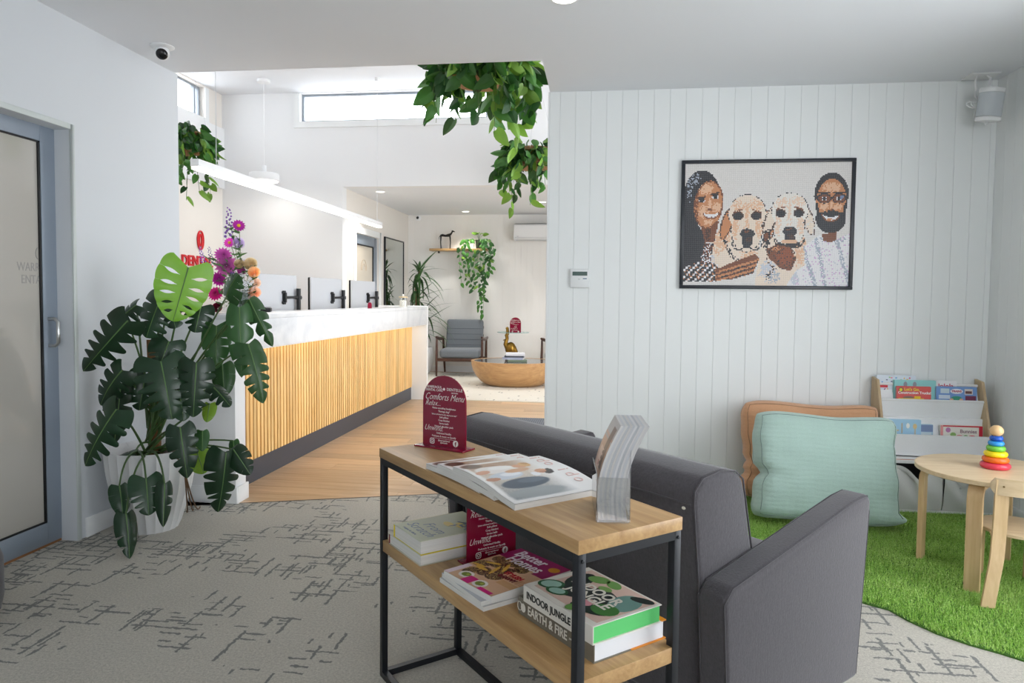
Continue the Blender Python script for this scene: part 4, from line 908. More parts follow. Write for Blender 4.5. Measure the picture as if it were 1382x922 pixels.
# fabric bins
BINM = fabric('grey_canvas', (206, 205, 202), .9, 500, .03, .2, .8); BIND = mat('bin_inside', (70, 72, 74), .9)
wB = (X1-X0-.032)/2
for k, lab in ((0, 'grey canvas storage bin with slumped front beside the mint cushion'), (1, 'grey canvas storage bin with slumped front beside the right wall')):
    bx0 = X0+.018 + k*(wB); bx1 = bx0+wB-.008; t_ = thing('fabric_bin', lab, 'bin', ((bx0+bx1)/2, YBK-.15, .03), 0, 'fabric bins under the bookcase')
    w_ = (bx1-bx0)/2; hB = zsh-.012-.03-.006
    sag = lambda a: hB*(.97-.30*math.exp(-((a-(.55 if k == 0 else .35))/.20)**2))
    def fr(a, b_): return (-w_+2*w_*a, -.14-.016*math.sin(b_*PI)+.012*math.sin(a*11+b_*6)*b_ - .02*b_*math.exp(-((a-.45)/.25)**2), sag(a)*b_)
    MB().grid(fr, 26, 14).build('front_panel', BINM, t_, smooth=True)
    g = MB(); g.box((-w_, -.135, 0), (-w_+.004, .13, hB*.96)); g.box((w_-.004, -.135, 0), (w_, .13, hB*.96)); g.build('side_panel', BINM, t_)
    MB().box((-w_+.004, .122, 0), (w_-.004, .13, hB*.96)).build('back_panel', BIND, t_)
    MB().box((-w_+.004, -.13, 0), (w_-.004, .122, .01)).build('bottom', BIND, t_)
    MB().grid(lambda a, b_: (fr(a, 1)[0], fr(a, 1)[1]-.004-.003*math.sin(b_*PI), sag(a)+.004-.03*b_), 26, 3).build('folded_cuff', BINM, t_, smooth=True)
    MB().lathe([(.004, 0), (.006, .001), (.004, .002)], 10, TR(.02 if k == 0 else -.06, -.168, hB*.55) @ RX(PI/2)).build('eyelet', STEEL, t_)
# picture books: board standing in the pockets, leaning back
def pbook(px0, py0, px1, py1, yb, lab, c, parts, lean=.12, th=.012, zlow=None):
    a_ = PY(px0, py0, YBK+yb); c_ = PY(px1, py0, YBK+yb); w_ = c_.x-a_.x; ztop = a_.z; z0 = zlow if zlow else PY(px0, py1, YBK+yb).z - .05
    h = ztop-z0
    o = thing('picture_book', lab, 'book', M=TR((a_.x+c_.x)/2, YBK+yb+h*lean*.0-.0, z0) @ RX(-lean))
    F = frame((0, 0, 0), (1, 0, 0), (0, 0, 1), (0, -1, 0))
    MB().prism([(p[0], p[1]+h/2) for p in rrect(w_, h, .006)], -th, -.001, F).build('pages', PAGE, o)
    MB().prism([(p[0], p[1]+h/2) for p in rrect(w_+.003, h+.003, .006)], -.001, .001, F).build('cover', col(c), o)
    MB().prism([(p[0], p[1]+h/2) for p in rrect(w_+.003, h+.003, .006)], -th-.002, -th, F).build('back_cover', col(c), o)
    def U(u, v): return ((u-.5)*w_, h*v)
    for q in parts:
        if q[0] == 'e': _, cc, u, v, ru, rv = q; MB().prism(ell(*U(u, v), ru*w_, rv*h, 14), .0011+q_lift(), .0014+q_lift(1), F).build('cover_art', col(cc), o)
        elif q[0] == 'r': _, cc, u0, v0, u1, v1 = q; (x0, y0), (x1, y1) = U(u0, v0), U(u1, v1); MB().prism([(x0, y0), (x1, y0), (x1, y1), (x0, y1)], .0011+q_lift(), .0014+q_lift(1), F).build('cover_art', col(cc), o)
        elif q[0] == 't': _, cc, u, v, sz, s_ = q; x, y = U(u, v); text(s_, sz, col(cc), o, TR(x, -.0024, y) @ RX(PI/2), off=.0006)
    return o
_q = [0]
def q_lift(inc=0): _q[0] += inc; return (_q[0] % 12)*.00006
random.seed(2)
conf = [('e', random.choice([(226, 120, 150), (120, 170, 220), (244, 200, 90), (140, 200, 130), (70, 80, 120), (190, 150, 210)]), random.uniform(.05, .95), random.uniform(.45, .96), random.uniform(.015, .03), random.uniform(.012, .03)) for _ in range(46)]
pbook(1184.5, 506.5, 1237, 541, -.045, 'white picture book dotted with tiny motifs in the top pocket', (222, 230, 240), conf + [('r', (206, 40, 52), .06, .60, .28, .70), ('e', (240, 240, 236), .42, .36, .09, .14)], .06, zlow=.60)
pbook(1207, 513, 1264, 541, -.062, 'teal picture book with grey ears in the top pocket', (150, 212, 212), [('e', (150, 150, 160), .28, .84, .045, .11), ('e', (150, 150, 160), .50, .84, .045, .11), ('r', (40, 120, 110), .0, .0, .015, 1.0)], .06, zlow=.60)
pbook(1263, 514, 1292, 541, -.052, 'white picture book with pink title in the top pocket', (238, 238, 240), [('t', (206, 36, 92), .5, .80, .04, 'lolola')], .06, zlow=.60)
pbook(1211, 521.5, 1257, 541, -.080, 'red board book with yellow digger and white lettering in the top pocket', (222, 92, 88), [('t', (244, 222, 60), .44, .86, .024, "Let's Go,"), ('t', (246, 244, 240), .52, .70, .0215, 'Construction Trucks!'), ('e', (52, 72, 60), .12, .84, .07, .11), ('e', (240, 220, 50), .12, .84, .05, .08), ('e', (130, 110, 104), .34, .47, .16, .07), ('r', (244, 206, 40), .05, .30, .80, .44), ('r', (244, 206, 40), .52, .44, .70, .54), ('r', (206, 60, 50), .62, .33, .82, .40)], .05, zlow=.60)
pbook(1264.5, 522, 1319, 541, -.075, 'blue picture book with train scenes in the top pocket', (120, 158, 214), [('e', (240, 240, 246), .50, .80, .16, .12), ('t', (190, 60, 90), .5, .80, .017, 'TRAINS'), ('r', (206, 222, 230), .10, .70, .32, .92), ('r', (90, 120, 110), .13, .74, .29, .86), ('r', (226, 216, 210), .70, .66, .90, .92), ('r', (110, 70, 70), .72, .70, .88, .82), ('r', (214, 226, 240), .06, .44, .34, .62), ('e', (70, 160, 130), .50, .46, .14, .12), ('e', (240, 190, 160), .38, .40, .05, .07), ('e', (240, 190, 160), .62, .40, .05, .07), ('r', (130, 60, 90), .72, .38, .98, .60), ('e', (90, 190, 160), .2, .3, .2, .1)], .05, zlow=.60)
bpy.context.view_layer.update()
pbook(1194, 566, 1243.5, 588, yb_-.035, 'pale blue activity board book with curved slots in the lower pocket', (172, 214, 240), [('e', (140, 190, 150), .18, .72, .055, .12), ('e', (226, 150, 90), .10, .42, .06, .14), ('r', (214, 196, 160), .22, .50, .40, .56), ('r', (206, 186, 150), .47, .40, .50, .85), ('e', (246, 246, 240), .65, .74, .05, .12), ('e', (232, 206, 150), .84, .72, .055, .12), ('r', (214, 196, 160), .83, .35, .86, .65), ('e', (226, 200, 60), .02, .92, .06, .10), ('e', (120, 180, 70), .05, .3, .12, .10)], .05, th=.016, zlow=zc-.05)
pbook(1240, 573, 1259.5, 588, yb_-.03, 'narrow blue picture book in the lower pocket', (176, 206, 226), [('r', (130, 150, 190), .0, .62, 1, .98), ('r', (214, 230, 238), .1, .2, .9, .58)], .05, zlow=zc-.05)
pbook(1270, 574, 1327, 589, yb_-.045, 'cream picture book with red borders and flowers in the lower pocket', (240, 236, 226), [('r', (206, 34, 58), .0, .93, 1, 1.0), ('r', (206, 34, 58), .91, .0, 1.0, 1.0), ('r', (240, 160, 160), .0, .0, .06, 1.0), ('e', (196, 130, 180), .18, .76, .06, .13), ('t', (150, 120, 130), .66, .70, .03, 'Bunnies'), ('e', (150, 190, 110), .30, .52, .07, .12), ('e', (236, 150, 150), .45, .44, .08, .08), ('e', (226, 90, 110), .75, .42, .09, .09), ('e', (130, 180, 110), .60, .42, .06, .10)], .05, th=.016, zlow=zc-.05)
# ---- floor cushions
def cushion(name_lab, c, M, W, H, T, seed, grooves):
    nm = 'quilted_%s' % seed
    t = NT(nm); v = t.coord(); cl = lin(c)
    wv = t.n('ShaderNodeTexWave', wave_type='BANDS', bands_direction='Z'); t.l(t.coord(scale=(.35, 1, 1)), wv.inputs['Vector']); wv.inputs['Scale'].default_value = 13; wv.inputs['Distortion'].default_value = 3.0; wv.inputs['Detail'].default_value = 2
    wx = t.n('ShaderNodeTexWave', wave_type='BANDS', bands_direction='X'); t.l(t.coord(), wx.inputs['Vector']); wx.inputs['Scale'].default_value = 10; wx.inputs['Distortion'].default_value = 1.2
    fine = t.noise(v, 200, 2, .7); n5 = t.noise(t.coord(scale=(.35, 1, 1.6)), 22, 5, .65, .8)
    h = t.math('ADD', t.math('ADD', t.math('MULTIPLY', wv.outputs['Fac'], .14), t.math('MULTIPLY', wx.outputs['Fac'], .06)), t.math('ADD', t.math('MULTIPLY', n5, .6), t.math('MULTIPLY', fine, .25)))
    t.set(Base_Color=t.mix(fine, sh(cl, .86), sh(cl, 1.12)), Roughness=.9, Sheen_Weight=.3); t.bump(h, .5, .012)
    o = thing('floor_cushion', name_lab, 'cushion', M=M)
    n = 40; vs = []; fs = []
    def prof(u, v_):
        e = (max(0, 1-abs(u)**12)**.5)*(max(0, 1-abs(v_)**12)**.5)
        return e
    rnd = random.Random(seed)
    ph = [rnd.uniform(0, 6) for _ in range(6)]
    def disp(u, v_, sgn):
        x = u*W/2*(1-.02*math.cos(v_*PI/2)-.05*abs(v_)**8); z = v_*H/2*(1-.03*math.cos(u*PI/2)-.07*abs(u)**8)
        x += .006*math.sin(v_*5+ph[0]) + .003*math.sin(v_*13+ph[1]); z += .006*math.sin(u*4+ph[2])
        for gv, gd, side in grooves:
            x -= side*gd*math.exp(-((v_-gv)/.09)**2)*max(0, side*u)**3
        bulge = .70+.30*(1-abs(u)**2.2)*(1-abs(v_)**2.2) 
        y = sgn*T/2*prof(u, v_)*bulge*(1+.22*-v_) + .013*mnoise.noise(Vector((u*3, v_*3, sgn*2+seed))) + .005*mnoise.noise(Vector((u*5, v_*14, seed*3)))
        return (x, -y, z)
    for sgn in (1, -1):
        k = len(vs)
        for j in range(n+1):
            for i in range(n+1):
                u = -1+2*i/n; v_ = -1+2*j/n; u = math.copysign(1-(1-abs(u))**1.8, u); v_ = math.copysign(1-(1-abs(v_))**1.8, v_)
                vs.append(disp(u, v_, sgn))
        for j in range(n):
            for i in range(n):
                a = k+j*(n+1)+i; q = (a, a+1, a+n+2, a+n+1); fs.append(q if sgn > 0 else q[::-1])
    mb = MB().add(vs, fs); me = mb.mesh('cover', t.m)
    bm = bmesh.new(); bm.from_mesh(me); bmesh.ops.remove_doubles(bm, verts=bm.verts, dist=.0008); bm.to_mesh(me); bm.free()
    me.polygons.foreach_set('use_smooth', [True]*len(me.polygons)); link('cover', me, o)
    # seam piping round the front face
    pts = []
    for i in range(81):
        a = i/80*4; s_ = .93
        if a < 1: u, v_ = -s_+2*s_*a, s_
        elif a < 2: u, v_ = s_, s_-2*s_*(a-1)
        elif a < 3: u, v_ = s_-2*s_*(a-2), -s_
        else: u, v_ = -s_, -s_+2*s_*(a-3)
        p = disp(u, v_, 1); pts.append((p[0], p[1]-.001, p[2]))
    MB().tube(pts, .0022, 5).build('seam', mat(nm+'_seam', tuple(int(x*.74) for x in c), .9), o, smooth=True)
    return o
pa = PY(1103, 617, 4.36)
cushion('burnt orange quilted floor cushion leaning on the grooved wall', (212, 160, 120), TR(1.25, 4.40, .325) @ RY(.02) @ RX(-.14), .80, .60, .26, 7, ((-.25, .03, -1), (-.5, .025, -1)))
cushion('mint green quilted floor cushion in front of the orange one', (172, 198, 188), TR(1.225, 4.03, .315) @ RY(.03) @ RX(-.22), .76, .60, .32, 12, ((-.15, .035, -1), (-.9, -.06, 1)))
# ---- framed mosaic portrait
def portrait():
    NX, NY = 140, 104; img = np.zeros((NY, NX, 3)); yy, xx = np.mgrid[0:NY, 0:NX]; X = (xx+.5)/NX; Y = (yy+.5)/NY     # Y down
    rg = np.random.default_rng(6); N1 = rg.random((NY, NX)); N2 = rg.random((NY, NX)); A = 1.31
    img[:] = (233, 229, 225); img += (N1[..., None]-.5)*6
    K = np.array((34, 36, 44.)); DB = np.array((74, 44, 32.)); BR = np.array((126, 70, 40.)); OR = np.array((210, 140, 92.)); TN = np.array((238, 192, 156.)); LT = np.array((244, 226, 208.)); WH = np.array((242, 240, 242.)); GR = np.array((176, 184, 198.)); LG = np.array((208, 212, 222.)); VI = np.array((220, 184, 220.))
    def put(m, c, p=1.0): img[m & (N2 < p)] = c
    def D(cx, cy, rx, ry, rot=0):           # squared elliptic distance, ry in x units
        dx, dy = X-cx, (Y-cy)/A; ca, sa = math.cos(rot), math.sin(rot); return ((dx*ca+dy*sa)/rx)**2 + ((-dx*sa+dy*ca)/ry)**2
    E = lambda *a: D(*a) < 1
    def soft(cx, cy, rx, ry, c, rot=0, k=1.0, mask=None):   # dithered blob
        m = N1 < k*np.clip(1.25-D(cx, cy, rx, ry, rot), 0, 1); img[m if mask is None else (m & mask)] = c
    def poly(pts):
        r = np.zeros(X.shape, bool); j = len(pts)-1
        for i in range(len(pts)):
            xi, yi = pts[i]; xj, yj = pts[j]; r ^= ((yi > Y) != (yj > Y)) & (X < (xj-xi)*(Y-yi)/(yj-yi+1e-9)+xi); j = i
        return r
    ring = lambda cx, cy, rx, ry, w, rot=0: E(cx, cy, rx, ry, rot) & ~E(cx, cy, rx-w, ry-w, rot)
    # woman: hair, dark top
    put(E(.105, .27, .112, .165), K); put(poly([(0, .28), (.05, .2), (.085, .5), (.14, .60), (.13, .84), (0, .96)]), K); soft(.06, .13, .05, .03, GR, -.5, .45); soft(.03, .22, .02, .07, GR, 0, .35)
    # dogs' bodies
    b1 = poly([(.165, .66), (.215, .54), (.30, .5), (.46, .56), (.47, .74), (.42, .83), (.25, .86), (.155, .84)]); put(b1, LT); soft(.235, .62, .05, .10, TN, .3, .9, b1); soft(.40, .74, .05, .06, TN, 0, .6, b1); soft(.175, .8, .02, .06, LG, 0, .7, b1)
    b2 = poly([(.48, .62), (.72, .56), (.77, .74), (.70, 1), (.44, 1), (.46, .8)]); put(b2, LT); soft(.71, .72, .04, .10, TN, 0, .7, b2); soft(.52, .88, .06, .07, LG, 0, .8, b2); soft(.55, .93, .05, .04, GR, 0, .7, b2); soft(.53, .90, .02, .05, K, .5, .5, b2)
    put(poly([(.215, .54), (.24, .55), (.30, .74), (.345, .78), (.33, .80), (.28, .76)]), K, .55); put(poly([(.18, .60), (.195, .6), (.17, .78), (.16, .74)]), K, .4)
    # woman's neck and face
    put(poly([(.105, .52), (.215, .47), (.185, .64), (.13, .64)]), BR); soft(.15, .57, .02, .05, DB, 0, .9)
    fw_ = E(.148, .335, .090, .150, .10); put(fw_, OR); soft(.125, .20, .05, .04, TN, 0, .9, fw_); soft(.115, .39, .035, .04, TN, 0, .8, fw_); soft(.20, .36, .03, .04, TN, 0, .9, fw_); soft(.155, .34, .012, .045, TN, 0, .9, fw_); soft(.15, .48, .035, .02, TN, 0, .7, fw_); put(ring(.148, .335, .090, .150, .010, .10), BR, .8)
    for ex, ey in ((.105, .305), (.188, .275)): put(E(ex, ey, .022, .013), WH); put(E(ex, ey, .013, .013), K); put(E(ex, ey-.03, .03, .006, -.2), DB); put(E(ex, ey-.016, .024, .005), K)
    soft(.158, .375, .018, .008, BR, 0, .9); sm = E(.165, .392, .046, .040, -.12) & ~E(.165, .372, .056, .034, -.12); put(E(.165, .398, .052, .044, -.12) & ~E(.165, .372, .056, .034, -.12), BR); put(sm, WH); soft(.165, .445, .03, .006, BR, 0, .8)
    soft(.075, .34, .014, .10, BR, 0, .7, fw_)
    def dog(cx, cy, s, tone, fur, ear):
        put(E(cx-.122*s, cy+.03, .036*s, .105*s, .28), ear); put(E(cx+.120*s, cy+.03, .034*s, .100*s, -.28), ear, .85); put(ring(cx-.122*s, cy+.03, .036*s, .105*s, .009, .28), DB, .8); put(ring(cx+.120*s, cy+.03, .034*s, .10*s, .009, -.28), DB, .6)
        head = E(cx, cy-.05, .112*s, .115*s) | E(cx, cy+.09, .092*s, .13*s); put(E(cx, cy-.05, .118*s, .121*s) | E(cx, cy+.09, .098*s, .136*s), K, .55); put(head, fur)
        soft(cx-.05*s, cy-.11, .05*s, .04*s, tone, 0, .7, head); soft(cx+.05*s, cy-.12, .05*s, .04*s, tone, 0, .7, head); soft(cx, cy-.06, .012*s, .08*s, tone, 0, .9, head); soft(cx-.07*s, cy+.07, .025*s, .07*s, tone, 0, .8, head); soft(cx+.07*s, cy+.07, .025*s, .07*s, tone, 0, .8, head)
        for sg in (-1, 1): put(E(cx+sg*.056*s, cy-.032, .034*s, .027*s, sg*-.1), DB); put(E(cx+sg*.056*s, cy-.028, .027*s, .022*s), K); put(E(cx+sg*.056*s, cy-.072, .03*s, .006*s, sg*.3), BR, .9)
        mz = E(cx+.004, cy+.15, .060*s, .075*s); put(mz, fur); soft(cx, cy+.06, .02*s, .05*s, tone, 0, .5)
        put(E(cx+.004, cy+.115, .044*s, .032*s), K); soft(cx+.004, cy+.100, .024*s, .008*s, BR, 0, .9); put(E(cx+.004, cy+.175, .034*s, .042*s), K); soft(cx+.01, cy+.16, .02*s, .02*s, DB, 0, .8)
        put(ring(cx-.045*s, cy+.175, .05*s, .06*s, .010, 0) & (Y > cy+.18), K, .8); put(ring(cx+.050*s, cy+.175, .05*s, .06*s, .010, 0) & (Y > cy+.18), K, .8)
    dog(.385, .46, 1.0, TN, LT, OR); dog(.640, .44, .96, np.array((244, 214, 190.)), np.array((244, 238, 230.)), LT)
    put(E(.645, .665, .075, .024), K, .9); put(E(.645, .640, .050, .014), TN); put(poly([(.485, .56), (.53, .53), (.525, .66), (.50, .72), (.48, .66)]), K, .7); soft(.505, .60, .018, .03, BR, 0, .9)
    # sleeves and hands
    slv = poly([(0, .86), (.12, .79), (.215, .83), (.205, .97), (0, .97)]); put(slv, K); put(slv & (((xx//2+yy//2) % 3 == 0) & (N1 < .85)), WH); put(slv & (N1 > .86), OR)
    s2 = poly([(.10, .82), (.13, .64), (.185, .66), (.165, .82)]); put(s2, BR, .9); put(s2 & (N1 < .35), K); put(s2 & (N1 > .8), WH)
    hnd = poly([(.2, .87), (.32, .80), (.44, .74), (.465, .78), (.43, .9), (.30, .95), (.2, .96)]); put(hnd, BR)
    for k in range(4): put(hnd & (np.abs((Y-.845-.035*k)+.42*(X-.33)) < .010), OR, .9); put(hnd & (np.abs((Y-.860-.035*k)+.42*(X-.33)) < .006), K, .7)
    h2 = poly([(.505, .70), (.57, .66), (.655, .69), (.685, .79), (.655, .88), (.585, .85), (.52, .77)]); put(h2, BR); soft(.62, .76, .06, .06, np.array((150, 78, 44.)), 0, .8, h2); soft(.56, .70, .03, .02, OR, 0, .6, h2); put(h2 & (N1 > .9), K); put(ring(.595, .765, .088, .078, .008), DB, .5)
    # man: shirt, beard, face, glasses
    st = poly([(.73, .68), (.82, .585), (.90, .64), (1, .57), (1, 1), (.63, 1), (.685, .88), (.74, .83)]); put(st, WH)
    for a, b_, c, d_ in ((.80, .60, .86, .98), (.74, .74, .80, .98), (.93, .66, .985, .90)): put(st & (np.abs((X-a)-(c-a)*(Y-b_)/(d_-b_)) < .012), GR, .75)
    soft(.90, .62, .09, .02, GR, 0, .8, st); soft(.68, .94, .03, .04, LG, 0, .8, st); put(st & (N1 < .07), VI); put(st & (N1 > .95), LG)
    put(poly([(.835, .58), (.925, .56), (.925, .62), (.885, .65), (.845, .63)]), BR)
    put(E(.885, .255, .100, .130), K); fm_ = E(.885, .33, .090, .150); put(fm_, OR); soft(.885, .205, .06, .035, TN, 0, .9, fm_); soft(.845, .36, .028, .025, TN, 0, .9, fm_); soft(.925, .36, .028, .025, TN, 0, .9, fm_); soft(.887, .34, .013, .04, TN, 0, .9, fm_)
    bd = (E(.885, .455, .090, .088) & (Y > .40)) | (ring(.885, .33, .092, .152, .016) & (Y > .33)); put(bd, K); put(E(.885, .405, .045, .014), K, .85); sm = E(.885, .412, .048, .044) & ~E(.885, .394, .058, .036); put(E(.885, .416, .054, .050) & ~E(.885, .394, .058, .036), BR); put(sm, WH); soft(.885, .465, .03, .008, OR, 0, .7)
    for ex in (.843, .930): put(E(ex, .290, .042, .032), K); put(E(ex, .293, .034, .024), BR); put(E(ex, .293, .016, .013), WH); put(E(ex, .293, .011, .013), K); put(E(ex, .245, .036, .007, 0), K)
    put(E(.945, .283, .012, .010), np.array((120, 140, 180.))); put((np.abs(Y-.283) < .007) & (np.abs(X-.887) < .012), K); put((np.abs(Y-.275) < .007) & (np.abs(X-.79) < .014), K)
    soft(.887, .385, .016, .007, BR, 0, .9)
    return np.clip(img, 0, 255), NX, NY
pic = thing('framed_mosaic_portrait', 'black framed pixel mosaic portrait of two people holding two pale dogs', 'picture', (1.008, YP-.0, 1.312))
PWd, PHt = 1.05, .812
b = MB(); fw_ = .022
fr_ = [((-PWd/2, -.028, 0), (PWd/2, -.002, fw_)), ((-PWd/2, -.028, PHt-fw_), (PWd/2, -.002, PHt)), ((-PWd/2, -.028, fw_), (-PWd/2+fw_, -.002, PHt-fw_)), ((PWd/2-fw_, -.028, fw_), (PWd/2, -.002, PHt-fw_))]
for a, c in fr_: MB().box(a, c).build('frame_bar', mat('black_frame', (30, 34, 42), .35), pic, bevel=.003)
img, NX, NY = portrait(); iw, ih = PWd-2*fw_, PHt-2*fw_
me = bpy.data.meshes.new('mosaic'); vs = []; fs = []; cc = []
sx_, sy_ = iw/NX, ih/NY
for j in range(NY):
    for i in range(NX):
        x0, z1 = -iw/2+i*sx_, PHt-fw_-j*sy_; k = len(vs); g = .04
        vs += [(x0+sx_*g, -.016, z1-sy_*(1-g)), (x0+sx_*(1-g), -.016, z1-sy_*(1-g)), (x0+sx_*(1-g), -.016, z1-sy_*g), (x0+sx_*g, -.016, z1-sy_*g)]
        fs.append((k, k+1, k+2, k+3)); cc += [lin(tuple(img[j, i]))]*4
me.from_pydata(vs, [], fs); ca = me.color_attributes.new('Col', 'FLOAT_COLOR', 'CORNER'); ca.data.foreach_set('color', np.array(cc, dtype=np.float32).reshape(-1))
t = NT('mosaic_print'); at = t.n('ShaderNodeAttribute', attribute_name='Col'); t.set(Base_Color=at.outputs['Color'], Roughness=.45); me.materials.append(t.m)
tag(link('mosaic_tiles', me, pic), kind='stuff')
MB().box((-iw/2, -.0155, fw_), (iw/2, -.004, PHt-fw_)).build('backing_board', mat('mosaic_backing', (150, 148, 146), .6), pic)
# ---- thermostat
th = thing('wall_thermostat', 'small white thermostat with dark display on the grooved wall', 'thermostat', (-.153, YP, 1.312))
MB().box((-.062, -.022, 0), (.062, -.0005, .122)).build('housing', mat('thermostat_plastic', (232, 234, 234), .35), th, bevel=.004)
MB().box((-.048, -.0235, .078), (.048, -.022, .104)).build('display', mat('lcd_green', (70, 92, 86), .2), th)
MB().box((.02, -.0235, .055), (.045, -.022, .062)).build('button', mat('button_blue', (110, 130, 150), .4), th); MB().box((-.012, -.0235, .052), (.002, -.022, .058)).build('button', mat('button_grey', (200, 202, 204), .4), th)
# ---- ceiling speaker
PLATE = mat('white_plastic', (232, 233, 233), .4)
bp = thing('speaker_bracket', 'square white ceiling plate holding the corner speaker', 'bracket', (2.19, 4.515, ZC))
MB().box((-.08, -.065, -.008), (.08, .065, 0)).build('plate', PLATE, bp, bevel=.002)
sc_ = PY(1334, 138, 4.40)
MB().tube([(0.02, -.03, -.008), (.03, -.05, -.03), (sc_.x-2.19+.01, sc_.y-4.515+.02, sc_.z+.10-ZC)], .007, 8).build('arm', PLATE, bp, smooth=True)
MB().tube(bez((-.03, -.02, -.005), (-.055, -.04, -.06), (-.045, -.05, -.10), 8) + bez((-.045, -.05, -.10), (-.06, -.055, -.13), (-.035, -.05, -.155), 6)[1:], .006, 6).build('cable', PLATE, bp, smooth=True)
MB().tube([(-.085+.026*math.cos(a)+.004*a, -.06+.01*math.sin(a), -.185+.020*math.sin(a)) for a in [i*.5 for i in range(22)]], .004, 6).build('cable_loop', PLATE, bp, smooth=True)
sp = thing('corner_speaker', 'white and grey rounded loudspeaker hung under the ceiling corner', 'speaker', M=TR(sc_.x, sc_.y, sc_.z-.1) @ RZ(math.radians(22)) @ RX(math.radians(8)) @ Matrix.Diagonal((.86, .86, .86, 1)))
ov = lambda s_: rrect(.145*s_, .118*s_, .045*s_, 6)
MB().prism(ov(1.0), .02, .172).build('grille', mat('speaker_grille', (198, 204, 208), .7, bump=.4, bs=900), sp, smooth=True)
MB().prism(ov(1.01), .172, .205).build('top_cap', PLATE, sp, bevel=.006); MB().prism(ov(1.01), -.012, .02).build('bottom_cap', PLATE, sp, bevel=.008)
MB().tube(bez((.0, .02, -.01), (.02, .03, -.06), (.055, .02, .01), 10), .004, 6).build('cable', PLATE, sp, smooth=True)
# ------------------------------------------------------------------ plants
def leafmat(name, c1, c2, rough=.35, vein=None, tr=.12):
    t = NT(name); v = t.coord(); oi = t.n('ShaderNodeObjectInfo')
    base = t.mix(t.noise(v, 9, 3), lin(c1), lin(c2)); hs = t.n('ShaderNodeHueSaturation'); t.l(t.math('MULTIPLY_ADD', oi.outputs['Random'], .5, .75), hs.inputs['Value']); t.l(base, hs.inputs['Color'])
    t.set(Base_Color=hs.outputs[0], Roughness=rough, Transmission_Weight=0.0, Subsurface_Weight=0.0)
    # thin leaf: let some light through
    td = t.n('ShaderNodeBsdfTranslucent'); t.l(hs.outputs[0], td.inputs[0]); mx = t.n('ShaderNodeMixShader'); mx.inputs[0].default_value = tr
    t.l(t.b.outputs[0], mx.inputs[1]); t.l(td.outputs[0], mx.inputs[2]); t.l(mx.outputs[0], t.out.inputs[0]); MATS[name] = t.m; return t.m
MDK = leafmat('monstera_dark', (22, 48, 30), (36, 68, 40), .32); MMD = leafmat('monstera_mid', (40, 80, 40), (62, 104, 52), .34); MLT = leafmat('monstera_light', (104, 158, 40), (134, 184, 62), .36, tr=.3); MYL = leafmat('monstera_young', (110, 150, 40), (140, 176, 60), .36, tr=.25)
VEIN = mat('leaf_midrib', (88, 122, 66), .45); PET = mat('petiole_green', (70, 98, 52), .45, var=.15, vs=20); BROWNST = mat('woody_stem', (104, 78, 52), .8, var=.2, vs=40, bump=.5, bs=120)
def monstera_mesh(L, W, nl, cut, holes, fold, droop, seed, m):
    rnd = random.Random(seed); b = MB(); ns, nu = 7, 10
    def hw(t): return (W/2)*(max(0, math.sin(PI*min(1, (max(0, t)*.94+.06)**.62)))**.75)
    def P(t, u, sgn, dz=0.0):
        w = hw(t); y = L*t + u*w*(.34 - 1.0*(1-t)**2.2)          # basal lobes sweep back, veins slant to the tip
        return (sgn*u*w*(1-.12*fold*u), y, -fold*(u**1.7)*w - droop*L*(max(0, y/L)**2) + dz)
    for sgn in (1, -1):
        ts = [0] + sorted([(k+1+rnd.uniform(-.18, .18))/nl*.86+.06 for k in range(nl-1)]) + [1]
        for k in range(nl):
            t0, t1 = ts[k], ts[k+1]; tm, dt = (t0+t1)/2, t1-t0
            c0 = k > 0 and rnd.random() < cut; dep = rnd.uniform(.24, .46); g = rnd.uniform(.20, .36); tw = rnd.uniform(-.5, .6)
            def pt(s_, u):
                if holes: q = max(0, 1-((u-.52)/.26)**2)*(.34 if 0 < k else .2)
                elif c0 or k == nl-1 and cut > .4: q = g*2*max(0, (u-dep)/(1-dep))**.75 if k < nl-1 else g*max(0, (u-dep)/(1-dep))
                else: q = 0
                a = (s_-.5)*(1-q) if k not in (0, nl-1) else ((s_-1)*(1-q*.5)+.5 if k == nl-1 else s_*(1-q*.5)-.5)
                uu = u*(1-(.10 if (c0 and not holes) else .03)*(2*s_-1)**2*u)
                return P(tm+a*dt, uu, sgn, tw*.05*W*max(0, u-.3) + .012*L*math.cos((s_-.5)*PI)*u)
            vs = [pt(i/ns, j_/nu) for j_ in range(nu+1) for i in range(ns+1)]
            fs = [(j_*(ns+1)+i, j_*(ns+1)+i+1, (j_+1)*(ns+1)+i+1, (j_+1)*(ns+1)+i) for j_ in range(nu) for i in range(ns)]
            b.add(vs, fs if sgn < 0 else [f[::-1] for f in fs])
    me = b.mesh('leaf', m, smooth=True, ang=180)
    r = MB().tube([Vector(P(t, 0, 1))+Vector((0, 0, .0012)) for t in [i/12 for i in range(13)]], [.003*(1-.8*i/12)+.0005 for i in range(13)], 5)
    return me, r.mesh('midrib', VEIN, smooth=True)
PC = Vector((-2.366, 3.40, 0))
mp_ = thing('monstera_plant', 'tall monstera with large split leaves growing from the white fluted pot', 'plant', tuple(PC))
def orient(B, T, N):
    y = (T-B).normalized(); z = (N - y*N.dot(y)).normalized(); x = y.cross(z); return frame(B, x, y, z)
